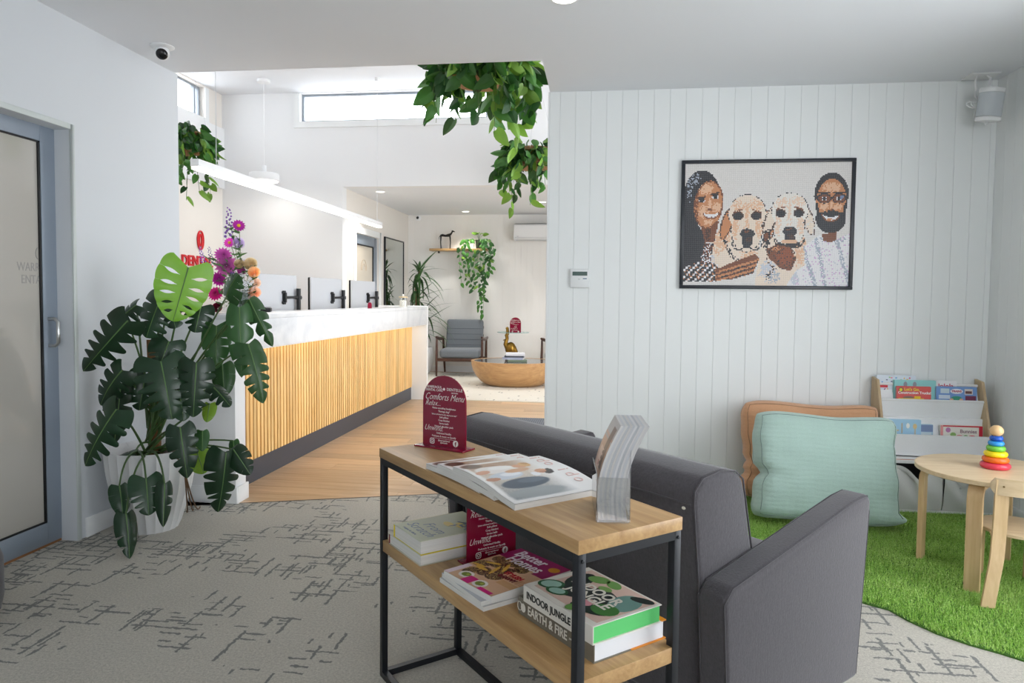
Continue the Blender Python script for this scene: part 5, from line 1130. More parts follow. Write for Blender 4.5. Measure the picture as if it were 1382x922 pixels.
LV = [ # base px, tip px, width px, depth Y, material, lobes, cut, holes, fold, droop, normal tilt
 ((254, 361), (236, 427), 66, 3.20, MLT, 6, .5, 1, .15, .05, 0), ((217, 404), (196, 450), 52, 3.22, MDK, 5, 1, 0, .5, .1, .6), ((228, 402), (234, 436), 40, 3.26, MDK, 4, 1, 0, .4, .1, .3),
 ((172, 433), (110, 500), 50, 3.10, MDK, 6, 1, 0, .5, .12, .5), ((184, 412), (150, 437), 34, 3.3, MDK, 5, .8, 0, .4, .1, .7), ((228, 461), (218, 486), 44, 3.25, MDK, 4, .8, 0, .5, .1, .4),
 ((271, 414), (264, 443), 36, 3.36, MDK, 4, .9, 0, .3, .1, .2), ((306, 400), (313, 374), 40, 3.38, MMD, 4, .5, 0, .3, .1, .2), ((336, 404), (360, 453), 28, 3.42, MMD, 4, .5, 0, .6, .15, .3),
 ((323, 415), (326, 500), 34, 3.36, MMD, 4, .3, 0, .5, .05, .1), ((335, 465), (357, 532), 40, 3.34, MMD, 6, .8, 0, .4, .1, .2), ((292, 440), (291, 492), 36, 3.42, MMD, 4, .7, 0, .3, .05, .1),
 ((300, 492), (302, 530), 30, 3.44, MMD, 3, 0, 0, .4, .05, .1), ((217, 488), (231, 556), 68, 3.10, MDK, 6, 1, 0, .3, .1, .15), ((265, 490), (261, 556), 48, 3.16, MDK, 6, 1, 0, .45, .1, .1),
 ((165, 500), (126, 542), 42, 3.12, MDK, 5, .9, 0, .4, .15, .5), ((157, 553), (106, 622), 54, 2.98, MDK, 6, .9, 0, .25, .1, .3), ((163, 518), (156, 592), 36, 3.18, MDK, 6, 1, 0, .5, .1, .2),
 ((243, 577), (251, 638), 38, 3.10, MDK, 5, .5, 0, .3, .08, .1), ((305, 611), (300, 686), 46, 3.30, MDK, 6, .7, 0, .55, .1, .1), ((264, 605), (274, 634), 32, 3.36, MYL, 3, .0, 0, .3, .05, .1),
 ((273, 582), (273, 606), 18, 3.34, MMD, 3, .0, 0, .3, .05, .1), ((197, 646), (201, 690), 42, 3.05, MDK, 5, .7, 0, .25, .06, .1), ((161, 656), (167, 690), 26, 3.06, MDK, 4, .0, 0, .5, .1, .1),
 ((222, 653), (221, 706), 22, 3.06, MDK, 4, .3, 0, .6, .05, .0), ((170, 694), (176, 748), 28, 3.0, MDK, 4, .2, 0, .4, .05, .0), ((283, 545), (279, 567), 18, 3.40, MYL, 3, 0, 0, .3, .05, .1),
 ((315, 595), (316, 614), 14, 3.42, MMD, 3, 0, 0, .3, .05, .1), ((287, 522), (308, 542), 26, 3.30, MDK, 4, .8, 0, .4, .1, .3), ((182, 612), (150, 622), 22, 3.30, MDK, 3, 0, 0, .3, .1, .8), ((315, 607), (333, 633), 30, 3.34, MDK, 4, .4, 0, .5, .1, .3), ((240, 520), (248, 562), 40, 3.3, MDK, 5, .9, 0, .3, .1, .1), ((196, 505), (190, 548), 40, 3.28, MDK, 5, .9, 0, .4, .1, .3)]
MINV = TR(*(-PC))
for i, (bp_, tp_, wpx, Y, m, nl, cut, hol, fold, droop, tl) in enumerate(LV):
    B, T = PY(*bp_, Y), PY(*tp_, Y - .05); scale = (B-CAM).dot(_fw)/FPX; W = wpx*scale*1.12; Lg = (T-B).length*1.05
    N = (CAM-B).normalized() + Vector((0, 0, tl*1.2)) + Vector((random.uniform(-.45, .45), 0, random.uniform(-.1, .4)))
    me, rib = monstera_mesh(Lg*1.05, W, nl, cut, hol, fold*random.uniform(.8, 1.5), droop*random.uniform(1.2, 3.0), i+3, m)
    F = MINV @ orient(B, T, N); lf = link('leaf', me, mp_, F); link('midrib', rib, lf)
    # petiole
    hang = B.z < .44
    S0 = PC + Vector((random.uniform(-.05, .06), random.uniform(-.06, .06), .40)) if B.z < .75 else PC + Vector((random.uniform(-.03, .04), random.uniform(-.03, .03), random.uniform(.42, .62)))
    mid = (S0+B)/2 + Vector((0, 0, .16 if hang else .06))
    if hang: mid = Vector((B.x, B.y, .56))*.75 + S0*.25
    pts = [p-PC for p in bez(S0, mid, B, 10)]
    MB().tube(pts, [.0075-.0035*k/10 for k in range(11)], 6).build('petiole', PET, mp_, smooth=True)
MB().tube([(.0, .03, .38), (.01, .03, .7), (-.005, .035, 1.0)], [.032, .032, .03], 12).build('moss_pole', mat('coir_pole', (122, 86, 52), .95, var=.3, vs=60, bump=.9, bs=150), mp_, smooth=True)
for k in range(3):
    e = PZ(252+k*9, 690-k*3, .005); s0 = PY(249, 634, 3.2)
    MB().tube([p-PC for p in bez(PC+Vector((.08, -.06, .42)), s0+Vector((.03, 0, .05)), s0, 6)] + [p-PC for p in bez(s0, Vector((s0.x+.02+.02*k, s0.y, .12)), e, 8)][1:], .0035, 5).build('aerial_root', BROWNST, mp_, smooth=True)
# fluted pot
pot = thing('plant_pot', 'large white fluted tapering pot holding the monstera', 'pot', tuple(PC))
b = MB(); nA = 22; seg = 6; prof = [(.135, 0), (.150, .03), (.178, .12), (.205, .22), (.222, .32), (.230, .40), (.232, .43)]
vs = []; fs = []; n = nA*seg
for r, z in prof:
    for i in range(n):
        a = 2*PI*i/n; ph = (i % seg)/seg; rr = r*.965*(1-.055*abs(math.sin(ph*PI))**.7*(1 if z > .01 else .6)); vs.append((rr*math.cos(a), rr*math.sin(a), z))
for k in range(len(prof)-1):
    for i in range(n): j = (i+1) % n; fs.append((k*n+i, k*n+j, (k+1)*n+j, (k+1)*n+i))
q = len(vs)
for r, z in ((.214, .432), (.205, .37), (.001, .37)):
    for i in range(n): a = 2*PI*i/n; vs.append((r*math.cos(a), r*math.sin(a), z))
base = (len(prof)-1)*n
for k0, k1 in ((base, q), (q, q+n), (q+n, q+2*n)):
    for i in range(n): j = (i+1) % n; fs.append((k0+i, k0+j, k1+j, k1+i))
fs.append(tuple(range(n-1, -1, -1)))
b.add(vs, fs).build('shell', mat('pot_white', (226, 227, 227), .5, bump=.05, bs=200), pot, smooth=True, ang=28)
MB().lathe([(.20, .36), (.20, .375), (.10, .385), (.001, .388)], 28).build('soil', mat('potting_soil', (64, 48, 36), .95, var=.3, vs=60, bump=.8, bs=120), pot)
# ---- trailing vines: shared leaf meshes
def heart_leaf(L, W, m, fold=.35, droop=.25, notch=.12):
    b = MB(); n = 6
    for sgn in (1, -1):
        vs = []
        for j in range(n+1):
            t = j/n; w = W/2*math.sin(PI*min(1, (t*.93+.07)**.66))**.85; y = L*t; z = -droop*L*t*t
            vs += [(0, y, z), (sgn*w*.55, y-notch*L*(1-t)**3*.5, z-fold*w*.35), (sgn*w, y-notch*L*(1-t)**2+.02*L, z-fold*w)]
        fs = []
        for j in range(n):
            for i in range(2): q = (j*3+i, j*3+i+1, (j+1)*3+i+1, (j+1)*3+i); fs.append(q if sgn > 0 else q[::-1])
        b.add(vs, fs)
    return b.mesh('leaf', m, smooth=True, ang=180)
VM = [leafmat('vine_dark', (34, 74, 34), (52, 100, 46), .4, tr=.2), leafmat('vine_mid', (58, 112, 44), (82, 138, 56), .4, tr=.25), leafmat('vine_light', (112, 160, 56), (144, 186, 78), .4, tr=.35)]
VL = [heart_leaf(.11, .075, VM[k % 3 if k < 6 else 0], fold=.25+.1*(k % 2), droop=.15+.12*(k % 3)) for k in range(8)]
STEMG = mat('vine_stem', (94, 120, 60), .6)
COIR = mat('basket_coir', (150, 112, 76), .95, var=.25, vs=50, bump=.8, bs=90); RATT = mat('basket_rattan', (176, 138, 96), .7, var=.2, vs=30)
def rot_rand(rnd, d, up=.5):
    # leaf pointing roughly along d (drooping), facing outward
    y = Vector(d).normalized(); n_ = Vector((rnd.uniform(-1, 1), rnd.uniform(-1, 1), rnd.uniform(.1, 1)*up)); z = (n_-y*n_.dot(y)).normalized(); x = y.cross(z); return x, y, z
def hanging_basket(C, R, lab, strands, seed, size=1.0, nshell=90, hook=None, mats=(0, 1, 2)):
    rnd = random.Random(seed); o = thing('hanging_basket_plant', lab, 'hanging plant', tuple(C))
    MB().lathe([(.02*R, 0), (.55*R, .03), (.82*R, .20*R/.2*.12/ .12*.5+.06), (.86*R, .20)], 24, cap=True).build('basket', COIR, o, smooth=True)
    for k in range(4):
        zz = .04+k*.05; rr = R*(.60+.075*k)+.006
        MB().tube([(rr*math.cos(a), rr*math.sin(a), zz) for a in [2*PI*i/28 for i in range(29)]], .008, 6).build('rattan_hoop', RATT, o, smooth=True)
    top = (hook or (0, 0, ZH-C[2]-.03))
    for k in range(3):
        a = 2*PI*k/3+.5; MB().tube([(.86*R*math.cos(a), .86*R*math.sin(a), .2), (top[0], top[1], top[2])], .0018, 5).build('hanger_wire', MATS['steel_wire'], o)
    MB().tube([top, (top[0], top[1], ZH-C[2])], .006, 6).build('ceiling_hook', WMET, o)
    cnt = [0]
    def leaf(p, d, s, mi):
        me = VL[rnd.choice([i for i in range(8) if (i % 3 if i < 6 else 0) == mi])]
        x, y, z = rot_rand(rnd, d); link('leaf', me, o, frame(p, x, y, z) @ Matrix.Diagonal((s, s, s, 1))); cnt[0] += 1
    for k in range(nshell):      # bushy crown
        a = rnd.uniform(0, 2*PI); el = rnd.uniform(-.5, 1.2); r = R*rnd.uniform(.85, 1.12)
        p = Vector((r*math.cos(a)*math.cos(el*.7), r*math.sin(a)*math.cos(el*.7), .12+R*.62*math.sin(el)))
        leaf(p, (math.cos(a)*.7, math.sin(a)*.7, rnd.uniform(-1, .1)), size*rnd.uniform(.8, 1.25), rnd.choice((0, 0, 1, 1, 2)) if p.z > 0 else rnd.choice((0, 0, 1)))
    for (a, out, length, n, mi) in strands:
        p0 = Vector((R*.8*math.cos(a), R*.8*math.sin(a), .2)); p1 = Vector((R*(1.0+out)*math.cos(a), R*(1.0+out)*math.sin(a), .18))
        p2 = Vector((R*(1.0+out*.8)*math.cos(a)+rnd.uniform(-.05, .05), R*(1.0+out*.8)*math.sin(a)+rnd.uniform(-.05, .05), .1-length)); pts = bez(p0, p1, p2, 12)
        MB().tube(pts, .0022, 4).build('vine', STEMG, o)
        for k in range(n):
            t = (k+.6)/n; q = pts[min(12, int(t*12))].lerp(pts[min(12, int(t*12)+1)], t*12 % 1) if t*12 < 12 else pts[12]
            sd_ = rnd.uniform(0, 2*PI); leaf(q+Vector((math.cos(sd_)*.015, math.sin(sd_)*.015, 0)), (math.cos(sd_)*.8, math.sin(sd_)*.8, -rnd.uniform(.3, 1.3)), size*rnd.uniform(.75, 1.2), rnd.choice(mi))
    return o
rs = random.Random(21)
def strand_set(n, lo, hi, leaves, extra=()):
    L_ = []
    for k in range(n): L_.append((2*PI*k/n+rs.uniform(-.2, .2), rs.uniform(.05, .25), rs.uniform(lo, hi), leaves, (0, 1, 1, 2) if k % 3 else (0, 0, 1)))
    return L_ + list(extra)
hanging_basket(Vector((-.955, 5.40, 2.86)), .36, 'largest hanging basket of trailing vine nearest the ceiling edge', strand_set(18, .10, .34, 7, [(-1.1, .1, .55, 16, (1, 2, 2)), (-.7, .05, .64, 18, (1, 2, 2)), (-.9, .2, .48, 14, (0, 1, 2)), (-2.4, .1, .36, 9, (0, 1)), (-1.4, .0, .42, 12, (0, 1)), (-.4, .1, .46, 12, (0, 1, 2)), (-.2, .2, .36, 10, (0, 1)), (-1.8, .1, .34, 9, (0, 1))]), 3, 1.3, 76)
hanging_basket(Vector((-.80, 7.85, 2.66)), .33, 'hanging basket of trailing vine beside the grooved wall end', strand_set(16, .08, .34, 7, [(-2.4, -.05, .58, 16, (0, 1, 2)), (-1.5, -.1, .52, 14, (1, 2)), (-2.0, -.2, .44, 12, (0, 1)), (-2.8, .1, .36, 10, (0, 1, 2)), (-1.2, .1, .36, 10, (0, 1, 2))]), 5, 1.15, 110, hook=(.03, 0, ZH-2.66-.04))
hanging_basket(Vector((-3.83, 6.0, 2.50)), .26, 'hanging basket of ivy beside the reception side window', strand_set(16, .06, .24, 7, [(-.6, -.1, .46, 14, (0, 1, 2)), (-1.2, -.1, .44, 13, (1, 2)), (0, -.2, .38, 12, (0, 1)), (-.9, .1, .36, 11, (0, 1)), (-.3, .1, .48, 14, (1, 2)), (-.75, -.05, .52, 14, (0, 1, 2))]), 9, .9, 100)
# ---- vase of flowers on the desk
VX, VY, VZ = -2.34, 4.33, 1.125
vs_ = thing('flower_vase', 'faceted clear glass vase at the desk end', 'vase', (VX, VY, VZ))
MB().lathe([(.045, 0), (.052, .02), (.055, .08), (.048, .13), (.056, .155), (.053, .155), (.045, .13), (.05, .08), (.046, .02), (.001, .012)], 12, cap=False).build('vase_body', pane('vase_glass', (232, 236, 238), .05, .6), vs_)
MB().lathe([(.043, .014), (.049, .08), (.045, .10)], 12).build('water', pane('vase_water', (226, 232, 230), .02, .2), vs_)
def petal_head(kind, r, c, c2=None):
    b = MB(); rn = random.Random(int(r*1e4)+sum(c))
    if kind == 'dahlia':
        for ring in range(5):
            n = 16-2*ring; R = r*(1-.17*ring); el = .15+.27*ring
            for k in range(n):
                a = 2*PI*k/n+ring*.3; d_ = Vector((math.cos(a)*math.cos(el), math.sin(a)*math.cos(el), math.sin(el))); s_ = Vector((-math.sin(a), math.cos(a), 0)); w = r*.14
                p0 = d_*R*.25; p1 = d_*R*.7; p2 = d_*R + Vector((0, 0, -.05*r)); b.add([p0-s_*w*.4, p0+s_*w*.4, p1+s_*w, p2, p1-s_*w], [(0, 1, 2, 4), (4, 2, 3)])
    elif kind == 'daisy':
        for k in range(14):
            a = 2*PI*k/14; d_ = Vector((math.cos(a), math.sin(a), .18)); s_ = Vector((-math.sin(a), math.cos(a), 0)); w = r*.17; b.add([d_*r*.2-s_*w*.4, d_*r*.2+s_*w*.4, d_*r*.75+s_*w, d_*r, d_*r*.75-s_*w], [(0, 1, 2, 4), (4, 2, 3)])
    elif kind == 'cluster':
        for k in range(46):
            a = rn.uniform(0, 2*PI); z = rn.uniform(-.3, 1); q = math.sqrt(max(0, 1-z*z)); p = Vector((q*math.cos(a), q*math.sin(a), z*.85))*r; x, y, zz = rot_rand(rn, (p.x+.01, p.y, p.z)); s_ = r*.22
            for e in range(4):
                aa = e*PI/2; u_ = x*math.cos(aa)+zz*math.sin(aa); v_ = -x*math.sin(aa)+zz*math.cos(aa); b.add([p, p+u_*s_*.6+v_*s_*.35, p+u_*s_, p+u_*s_*.6-v_*s_*.35], [(0, 1, 2, 3)])
    elif kind == 'rose':
        for ring in range(4):
            n = 5; R = r*(1-.2*ring)
            for k in range(n):
                a = 2*PI*k/n+ring*.6; pts = []
                for i in range(4):
                    for j in range(4):
                        aa = a+(-.75+1.5*i/3); h = j/3; rr = R*(.35+.65*h**.7); pts.append((rr*math.cos(aa), rr*math.sin(aa), r*(-.5+1.1*h)+ring*r*.06))
                b.add(pts, [(i*4+j, (i+1)*4+j, (i+1)*4+j+1, i*4+j+1) for i in range(3) for j in range(3)])
    elif kind == 'pom':
        b.ball((0, 0, 0), r, 12, 8)
    elif kind == 'spire':
        for k in range(26):
            t = k/26; a = k*2.4; rr = r*.25*(1-.6*t); p = Vector((rr*math.cos(a), rr*math.sin(a), r*(t*2-1))); b.ball(tuple(p), r*.10*(1-.5*t), 5, 4)
    return b
FLW = [('dahlia', (306, 359), 14.5, (214, 110, 190), 'large pink dahlia'), ('daisy', (310, 328), 7, (206, 60, 176), 'magenta daisy with yellow eye on a tall stem'), ('daisy', (322, 305), 8, (176, 40, 160), 'deep magenta daisy leaning from the bouquet top'), ('rose', (321, 329), 7, (214, 200, 226), 'pale lilac bloom beside the magenta daisy'),
 ('dahlia', (301, 345), 11, (206, 90, 186), 'pink bloom above the large dahlia'), ('pom', (326, 366), 5, (170, 50, 140), 'small round purple button flower'), ('dahlia', (295, 377), 10, (176, 36, 150), 'upper magenta dahlia beside the monstera leaf'), ('dahlia', (291.5, 397), 10, (196, 30, 130), 'lower magenta dahlia near the vase rim'),
 ('cluster', (332, 381), 12, (232, 234, 242), 'white hydrangea head'), ('rose', (339, 358), 8, (248, 226, 190), 'upper apricot rose in the bouquet'), ('rose', (343, 369), 7, (240, 206, 164), 'dark apricot rose under the upper one'), ('rose', (344, 383), 6.5, (246, 222, 206), 'blush apricot rose beside the hydrangea'), ('rose', (343, 397), 7.5, (246, 208, 184), 'peach rose below the hydrangea'), ('rose', (323, 358), 6, (246, 222, 184), 'apricot rose between pink dahlia and hydrangea'),
 ('spire', (309, 300), 18, (160, 120, 200), 'tall lilac flower spire'), ('spire', (272, 343), 10, (150, 110, 200), 'short violet flower spike by the red lettering'), ('spire', (284, 345), 11, (140, 120, 180), 'second violet flower spike by the red lettering'), ('cluster', (329, 356), 4.5, (110, 100, 170), 'small blue violet filler flower'), ('cluster', (317, 370), 5, (90, 80, 150), 'small dark violet filler flower'), ('rose', (294, 416), 6, (140, 20, 60), 'dark burgundy bloom at the vase rim'), ('cluster', (305, 414), 9, (232, 232, 236), 'white hydrangea head low at the vase rim')]
FSTEM = mat('flower_stem', (110, 140, 80), .6); FLEAF = leafmat('flower_leaf', (70, 110, 60), (96, 136, 80), .5)
rf = random.Random(77); flf = heart_leaf(.05, .014, FLEAF)
for kind, p, rp_, c, lab in FLW:
    hy = VY+rf.uniform(-.04, .04); h = PY(*p, hy); sc = (h-CAM).dot(_fw)/FPX; r = rp_*sc*1.15
    o = thing('cut_flower', lab+' in the desk vase', 'flower', (VX, VY, VZ+.02), 0, 'flowers in the desk vase')
    hl = h-Vector((VX, VY, VZ+.02)); n_ = ((CAM-h).normalized()+Vector((rf.uniform(-.5, .5), 0, rf.uniform(.2, .7)))).normalized()
    if kind == 'spire': n_ = (hl.normalized()*.4+Vector((rf.uniform(-.1, .1), 0, 1))).normalized()
    M = TR(*hl) @ n_.to_track_quat('Z', 'Y').to_matrix().to_4x4()
    mm = MATS.get('petal_%d_%d_%d' % c) or leafmat('petal_%d_%d_%d' % c, c, tuple(min(255, int(q*1.08)) for q in c), .6, tr=.45)
    hd = petal_head(kind, r, c).build('bloom', mm, o, M=M, smooth=(kind == 'pom'))
    if kind == 'daisy': MB().ball((0, 0, .15*r), (.28*r, .28*r, .18*r), 10, 6).build('flower_eye', mat('eye_yellow', (226, 176, 40), .6), hd)
    st = bez((rf.uniform(-.02, .02), rf.uniform(-.02, .02), 0), (hl.x*.3, hl.y*.3, max(.12, hl.z*.7)), hl, 8); MB().tube(st, .0022, 5).build('stem', FSTEM, o)
    for k in (3, 4, 5, 6, 6, 7, 7):
        x, y, z = rot_rand(rf, (rf.uniform(-1, 1), rf.uniform(-1, .3), .3)); link('leaf', flf, o, frame(st[k], x, y, z))
# ------------------------------------------------------------------ far sitting room
rug = MB().box((-2.95, 8.25, 0), (1.2, 11.2, .009))
t = NT('rug_wool'); v = t.coord(); sx_ = t.n('ShaderNodeSeparateXYZ'); t.l(v, sx_.inputs[0])
vo = t.n('ShaderNodeTexVoronoi', feature='F1'); t.l(t.coord(scale=(7, 2.2, 1)), vo.inputs['Vector']); vo.inputs['Scale'].default_value = 2.2; vo.inputs['Randomness'].default_value = .7
dash = t.math('MULTIPLY', t.math('LESS_THAN', vo.outputs['Distance'], .20), t.math('GREATER_THAN', t.noise(v, 14, 2), .46))
t.set(Base_Color=t.mix(t.math('MULTIPLY', dash, .75), t.mix(t.noise(v, 160, 2), lin((206, 200, 188)), lin((230, 225, 214))), lin((112, 108, 104))), Roughness=.95); t.bump(t.noise(v, 200, 2), .4, .004)
tag(rug.build('area_rug', t.m), 'cream wool rug with small dark dashes under the coffee table', 'rug')
dm = thing('door_mat', 'grey ribbed entrance mat on the timber floor', 'mat', (-.35, 6.5, 0))
MB().box((-.75, -.62, .0), (.75, .62, .008)).build('mat_base', mat('mat_grey', (104, 108, 114), .9), dm)
rb = MB().box((-.005, -.6, .008), (.005, .6, .013)).mesh('rib', mat('mat_rib', (124, 128, 134), .9))
for i in range(70): link('rib', rb, dm, TR(-.73+i*.0212, 0, 0))
# oval tub coffee table with glass top
OAKT = wood('oak_bentwood', (204, 162, 112), (168, 124, 80), 0, .35, .8, .02)
tb = thing('coffee_table', 'oval tub-shaped timber coffee table with glass insert', 'coffee table', (-1.24, 9.80, .009))
prof = [(.60, 0), (.66, .012), (.78, .06), (.88, .13), (.955, .21), (.99, .29), (1.0, .335), (1.0, .345)]
MB().lathe([(r, z) for r, z in prof], 64, sx=.61, sy=.50, cap=False).build('tub', OAKT, tb, smooth=True)
MB().lathe([(1.0, .345), (.93, .345), (.93, .33)], 64, sx=.61, sy=.50, cap=False).build('rim', OAKT, tb, smooth=True, ang=20)
MB().lathe([(.001, .05), (.74, .05)], 48, sx=.61, sy=.50, cap=False).build('inner_floor', mat('tub_inside', (150, 112, 74), .6), tb)
MB().lathe([(.001, .332), (.93, .332), (.93, .342), (.001, .342)], 64, sx=.61, sy=.50, cap=False).build('glass_top', frost('smoky_glass', (96, 98, 100), .04), tb)
for i, (dx, dy, w_, d_, h_, c, a, lab) in enumerate(((-.02, -.02, .27, .21, .028, (120, 134, 112), .25, 'green-grey book at the bottom of the coffee table pile'), (-.06, .0, .29, .22, .030, (176, 182, 204), -.05, 'pale blue book second in the coffee table pile'), (-.05, .0, .27, .21, .024, (70, 74, 88), .05, 'dark spined book third in the coffee table pile'), (-.04, .0, .26, .20, .034, (226, 226, 232), .12, 'white magazine on top of the coffee table pile'))):
    z0 = .354 + sum((.028, .030, .024, .034)[:i]); book('book', lab, 'book', (-1.17+dx, 9.72+dy, z0), a, w_, d_, h_, c)
# arm chairs
WAL = wood('walnut_frame', (88, 54, 38), (52, 32, 24), 2, .4, 1.0, .03); TWD = fabric('grey_tweed', (112, 118, 124), .95, 500, .12, .3)
def lounge(M, lab):
    o = thing('lounge_armchair', lab, 'armchair', M=M, group=None)     # faces -y, origin on the floor centre
    for sx in (-1, 1):
        x = sx*.355
        MB().tube([(x*1.0, -.36, 0), (x, -.345, .32), (x, -.33, .585)], [.014, .021, .016], 10).build('front_leg', WAL, o, smooth=True)
        MB().tube([(x*.96, .33, 0), (x*.98, .27, .30), (x, .24, .56)], [.014, .021, .016], 10).build('back_leg', WAL, o, smooth=True)
        arm = [(x, -.385, .615), (x, -.30, .600), (x, -.10, .575), (x*1.01, .12, .565), (x*1.03, .30, .58)]
        b = MB(); b.tube(arm, [.016, .026, .024, .028, .018], 10); b.build('armrest', WAL, o, smooth=True)
    MB().box((-.355, -.355, .235), (.355, -.325, .285)).build('front_rail', WAL, o, bevel=.006)
    MB().box((-.355, .24, .22), (.355, .27, .27)).build('back_rail', WAL, o, bevel=.006)
    s_ = MB().box((-.315, -.36, .285), (.315, .24, .425)).build('seat_cushion', TWD, o, bevel=.05, seg=4)
    Mx = TR(0, .20, .41) @ RX(-.24)
    n = 6
    bk = MB().box((-.30, -.06, -.02), (.30, .06, .47), Mx).build('back_cushion', TWD, o, bevel=.04, seg=4)
    for k in range(4): MB().tube([(-.285, -.0605, .04+k*.09), (.285, -.0605, .04+k*.09)], .003, 5, Mx).build('stitch_line', mat('tweed_stitch', (78, 82, 88), .95), bk)
    for k in range(3): MB().box((-.30, .062, .06+k*.14), (.30, .075, .10+k*.14), Mx).build('back_slat', WAL, o)
    return o
lounge(TR(-2.22, 11.00-.02, .009) @ RZ(math.radians(3)), 'grey tweed armchair with walnut frame under the trailing plant')
lounge(TR(-.52, 11.00-.05, .009) @ RZ(math.radians(-8)), 'grey tweed armchair half hidden by the grooved wall end')
# bronze goose side table with glass top
BRZ = mat('bronze', (150, 116, 52), .32, 1.0, var=.25, vs=14)
GX, GY = -1.43, 10.72; zt_ = PY(690, 449, GY).z
gt = thing('goose_side_table', 'bronze goose sculpture carrying a round glass table top', 'side table', (GX, GY, .009))
MB().ball((.02, 0, .445), (.085, .07, .105), 18, 12, ).build('body', BRZ, gt, smooth=True)
MB().tube([(.06, 0, .46), (.10, 0, .40), (.13, 0, .33)], [.05, .035, .012], 10).build('tail', BRZ, gt, smooth=True)
nk = [(-.02, 0, .47), (-.055, 0, .52), (-.05, 0, .56), (-.035, 0, .60), (-.045, 0, .655), (-.03, 0, zt_-.03), (-.03, 0, zt_+.05)]
MB().tube(nk, [.055, .04, .03, .025, .03, .028, .022], 12).build('neck', BRZ, gt, smooth=True)
MB().ball((-.035, 0, zt_+.055), (.026, .022, .024), 12, 8).build('head', BRZ, gt, smooth=True); MB().tube([(-.055, 0, .585), (-.10, 0, .575)], [.016, .004], 8).build('beak', BRZ, gt, smooth=True)
for y in (-.03, .03):
    MB().tube([(.03, y, .37), (.02, y, .02)], .011, 8).build('leg', BRZ, gt, smooth=True)
    MB().box((-.06, y-.025, 0), (.04, y+.025, .014)).build('foot', BRZ, gt, bevel=.004)
MB().lathe([(.001, 0), (.248, 0), (.25, .003), (.25, .008), (.248, .011), (.001, .011)], 48, TR(.06, 0, zt_-.009), cap=False).build('glass_top', mat('glass_green_edge', (150, 190, 186), .06, Alpha=.55), gt, smooth=True)
arch_sign(TR(GX+.10, GY-.06, zt_+.0025) @ RZ(.02), 'burgundy arched menu sign on the glass goose table', False)
# wall shelf, dog figure, trailing pothos
shf = PY(582.8, 335, YF-.11); zs = 2.035
ws = thing('wall_shelf', 'floating oak wall shelf on the far grooved wall', 'shelf', (-2.35, YF, zs-.036))
MB().box((-.48, -.20, 0), (.48, -.0005, .036)).build('shelf_board', TOPW, ws, bevel=.002)
for x in (-.36, .36): MB().box((x-.01, -.05, -.03), (x+.01, -.001, 0)).build('bracket', BLKM, ws)
DGM = mat('dark_bronze', (44, 44, 42), .45, .5)
fg = thing('dog_figurine', 'slender long-legged dark dog figurine on the wall shelf', 'figurine', (-2.58, YF-.11, zs))
MB().tube([(-.085, 0, .215), (-.05, 0, .222), (.0, 0, .212), (.05, 0, .220), (.085, 0, .235)], [.016, .022, .018, .026, .018], 10).build('body', DGM, fg, smooth=True)
MB().tube([(.08, 0, .23), (.105, 0, .262), (.115, 0, .285)], [.018, .013, .013], 8).build('neck', DGM, fg, smooth=True)
MB().tube([(.105, 0, .288), (.13, 0, .285), (.155, 0, .276)], [.015, .012, .006], 8).build('head', DGM, fg, smooth=True); MB().tube([(-.085, 0, .215), (-.105, 0, .19), (-.11, 0, .15)], [.008, .005, .003], 6).build('tail', DGM, fg, smooth=True)
for x in (-.075, .075):
    for y in (-.018, .018):
        MB().tube([(x, y, .21), (x+(.008 if x > 0 else -.006), y, .11), (x+.002, y, .006)], [.010, .006, .005], 8).build('leg', DGM, fg, smooth=True); MB().box((x-.01, y-.006, 0), (x+.02, y+.006, .008)).build('paw', DGM, fg)
po = thing('trailing_pothos', 'trailing pothos in a black pot spilling off the wall shelf', 'plant', (-2.02, YF-.105, zs))
MB().lathe([(.048, 0), (.062, .13), (.066, .13), (.066, .145), (.055, .145), (.05, .12), (.001, .12)], 20, cap=False).build('pot', mat('black_pot', (24, 25, 27), .45), po, smooth=True)
rp2 = random.Random(15)
def pleaf(p, d, s, mi):
    me = VL[rp2.choice([i for i in range(8) if (i % 3 if i < 6 else 0) == mi])]; x, y, z = rot_rand(rp2, d); z2 = Vector((0, -1, .3)); z = (z*.5+z2-y*(z*.5+z2).dot(y)).normalized(); x = y.cross(z); link('leaf', me, po, frame(p, x, y, z) @ Matrix.Diagonal((s, s, s, 1)))
for (dx, down, n, bow) in ((-.22, .58, 14, .1), (-.14, .62, 16, .05), (-.06, .70, 18, .0), (.0, .78, 18, .0), (.05, 1.02, 24, -.02), (.10, 1.10, 26, .0), (.12, .85, 20, .0), (.16, .60, 15, .05), (.20, .45, 12, .08), (-.24, .20, 7, .05), (.24, .25, 8, .05), (-.30, .62, 9, .0)):
    pts = bez((dx*.15, -.02, .13), (dx*1.0, -.13, .20), (dx*(1.0+bow), -.14, .02), 6) + bez((dx*(1.0+bow), -.14, .02), (dx*(1+bow*2), -.145, -down*.5), (dx*(.85)+rp2.uniform(-.03, .03), -.09, -down), 10)[1:]
    MB().tube(pts, .0025, 4).build('vine', STEMG, po)
    for k in range(n):
        t_ = (k+.5)/n*(len(pts)-1); i0 = int(t_); q = pts[i0].lerp(pts[min(i0+1, len(pts)-1)], t_-i0); a = rp2.uniform(-1.2, 1.2)
        pleaf(q+Vector((rp2.uniform(-.03, .03), rp2.uniform(-.02, .0), 0)), (math.sin(a), -.2, -abs(math.cos(a))), rp2.uniform(.5, .9), rp2.choice((0, 0, 0, 1, 1, 2))) if not (q.z > -.02 and abs(q.x) < .08) else None
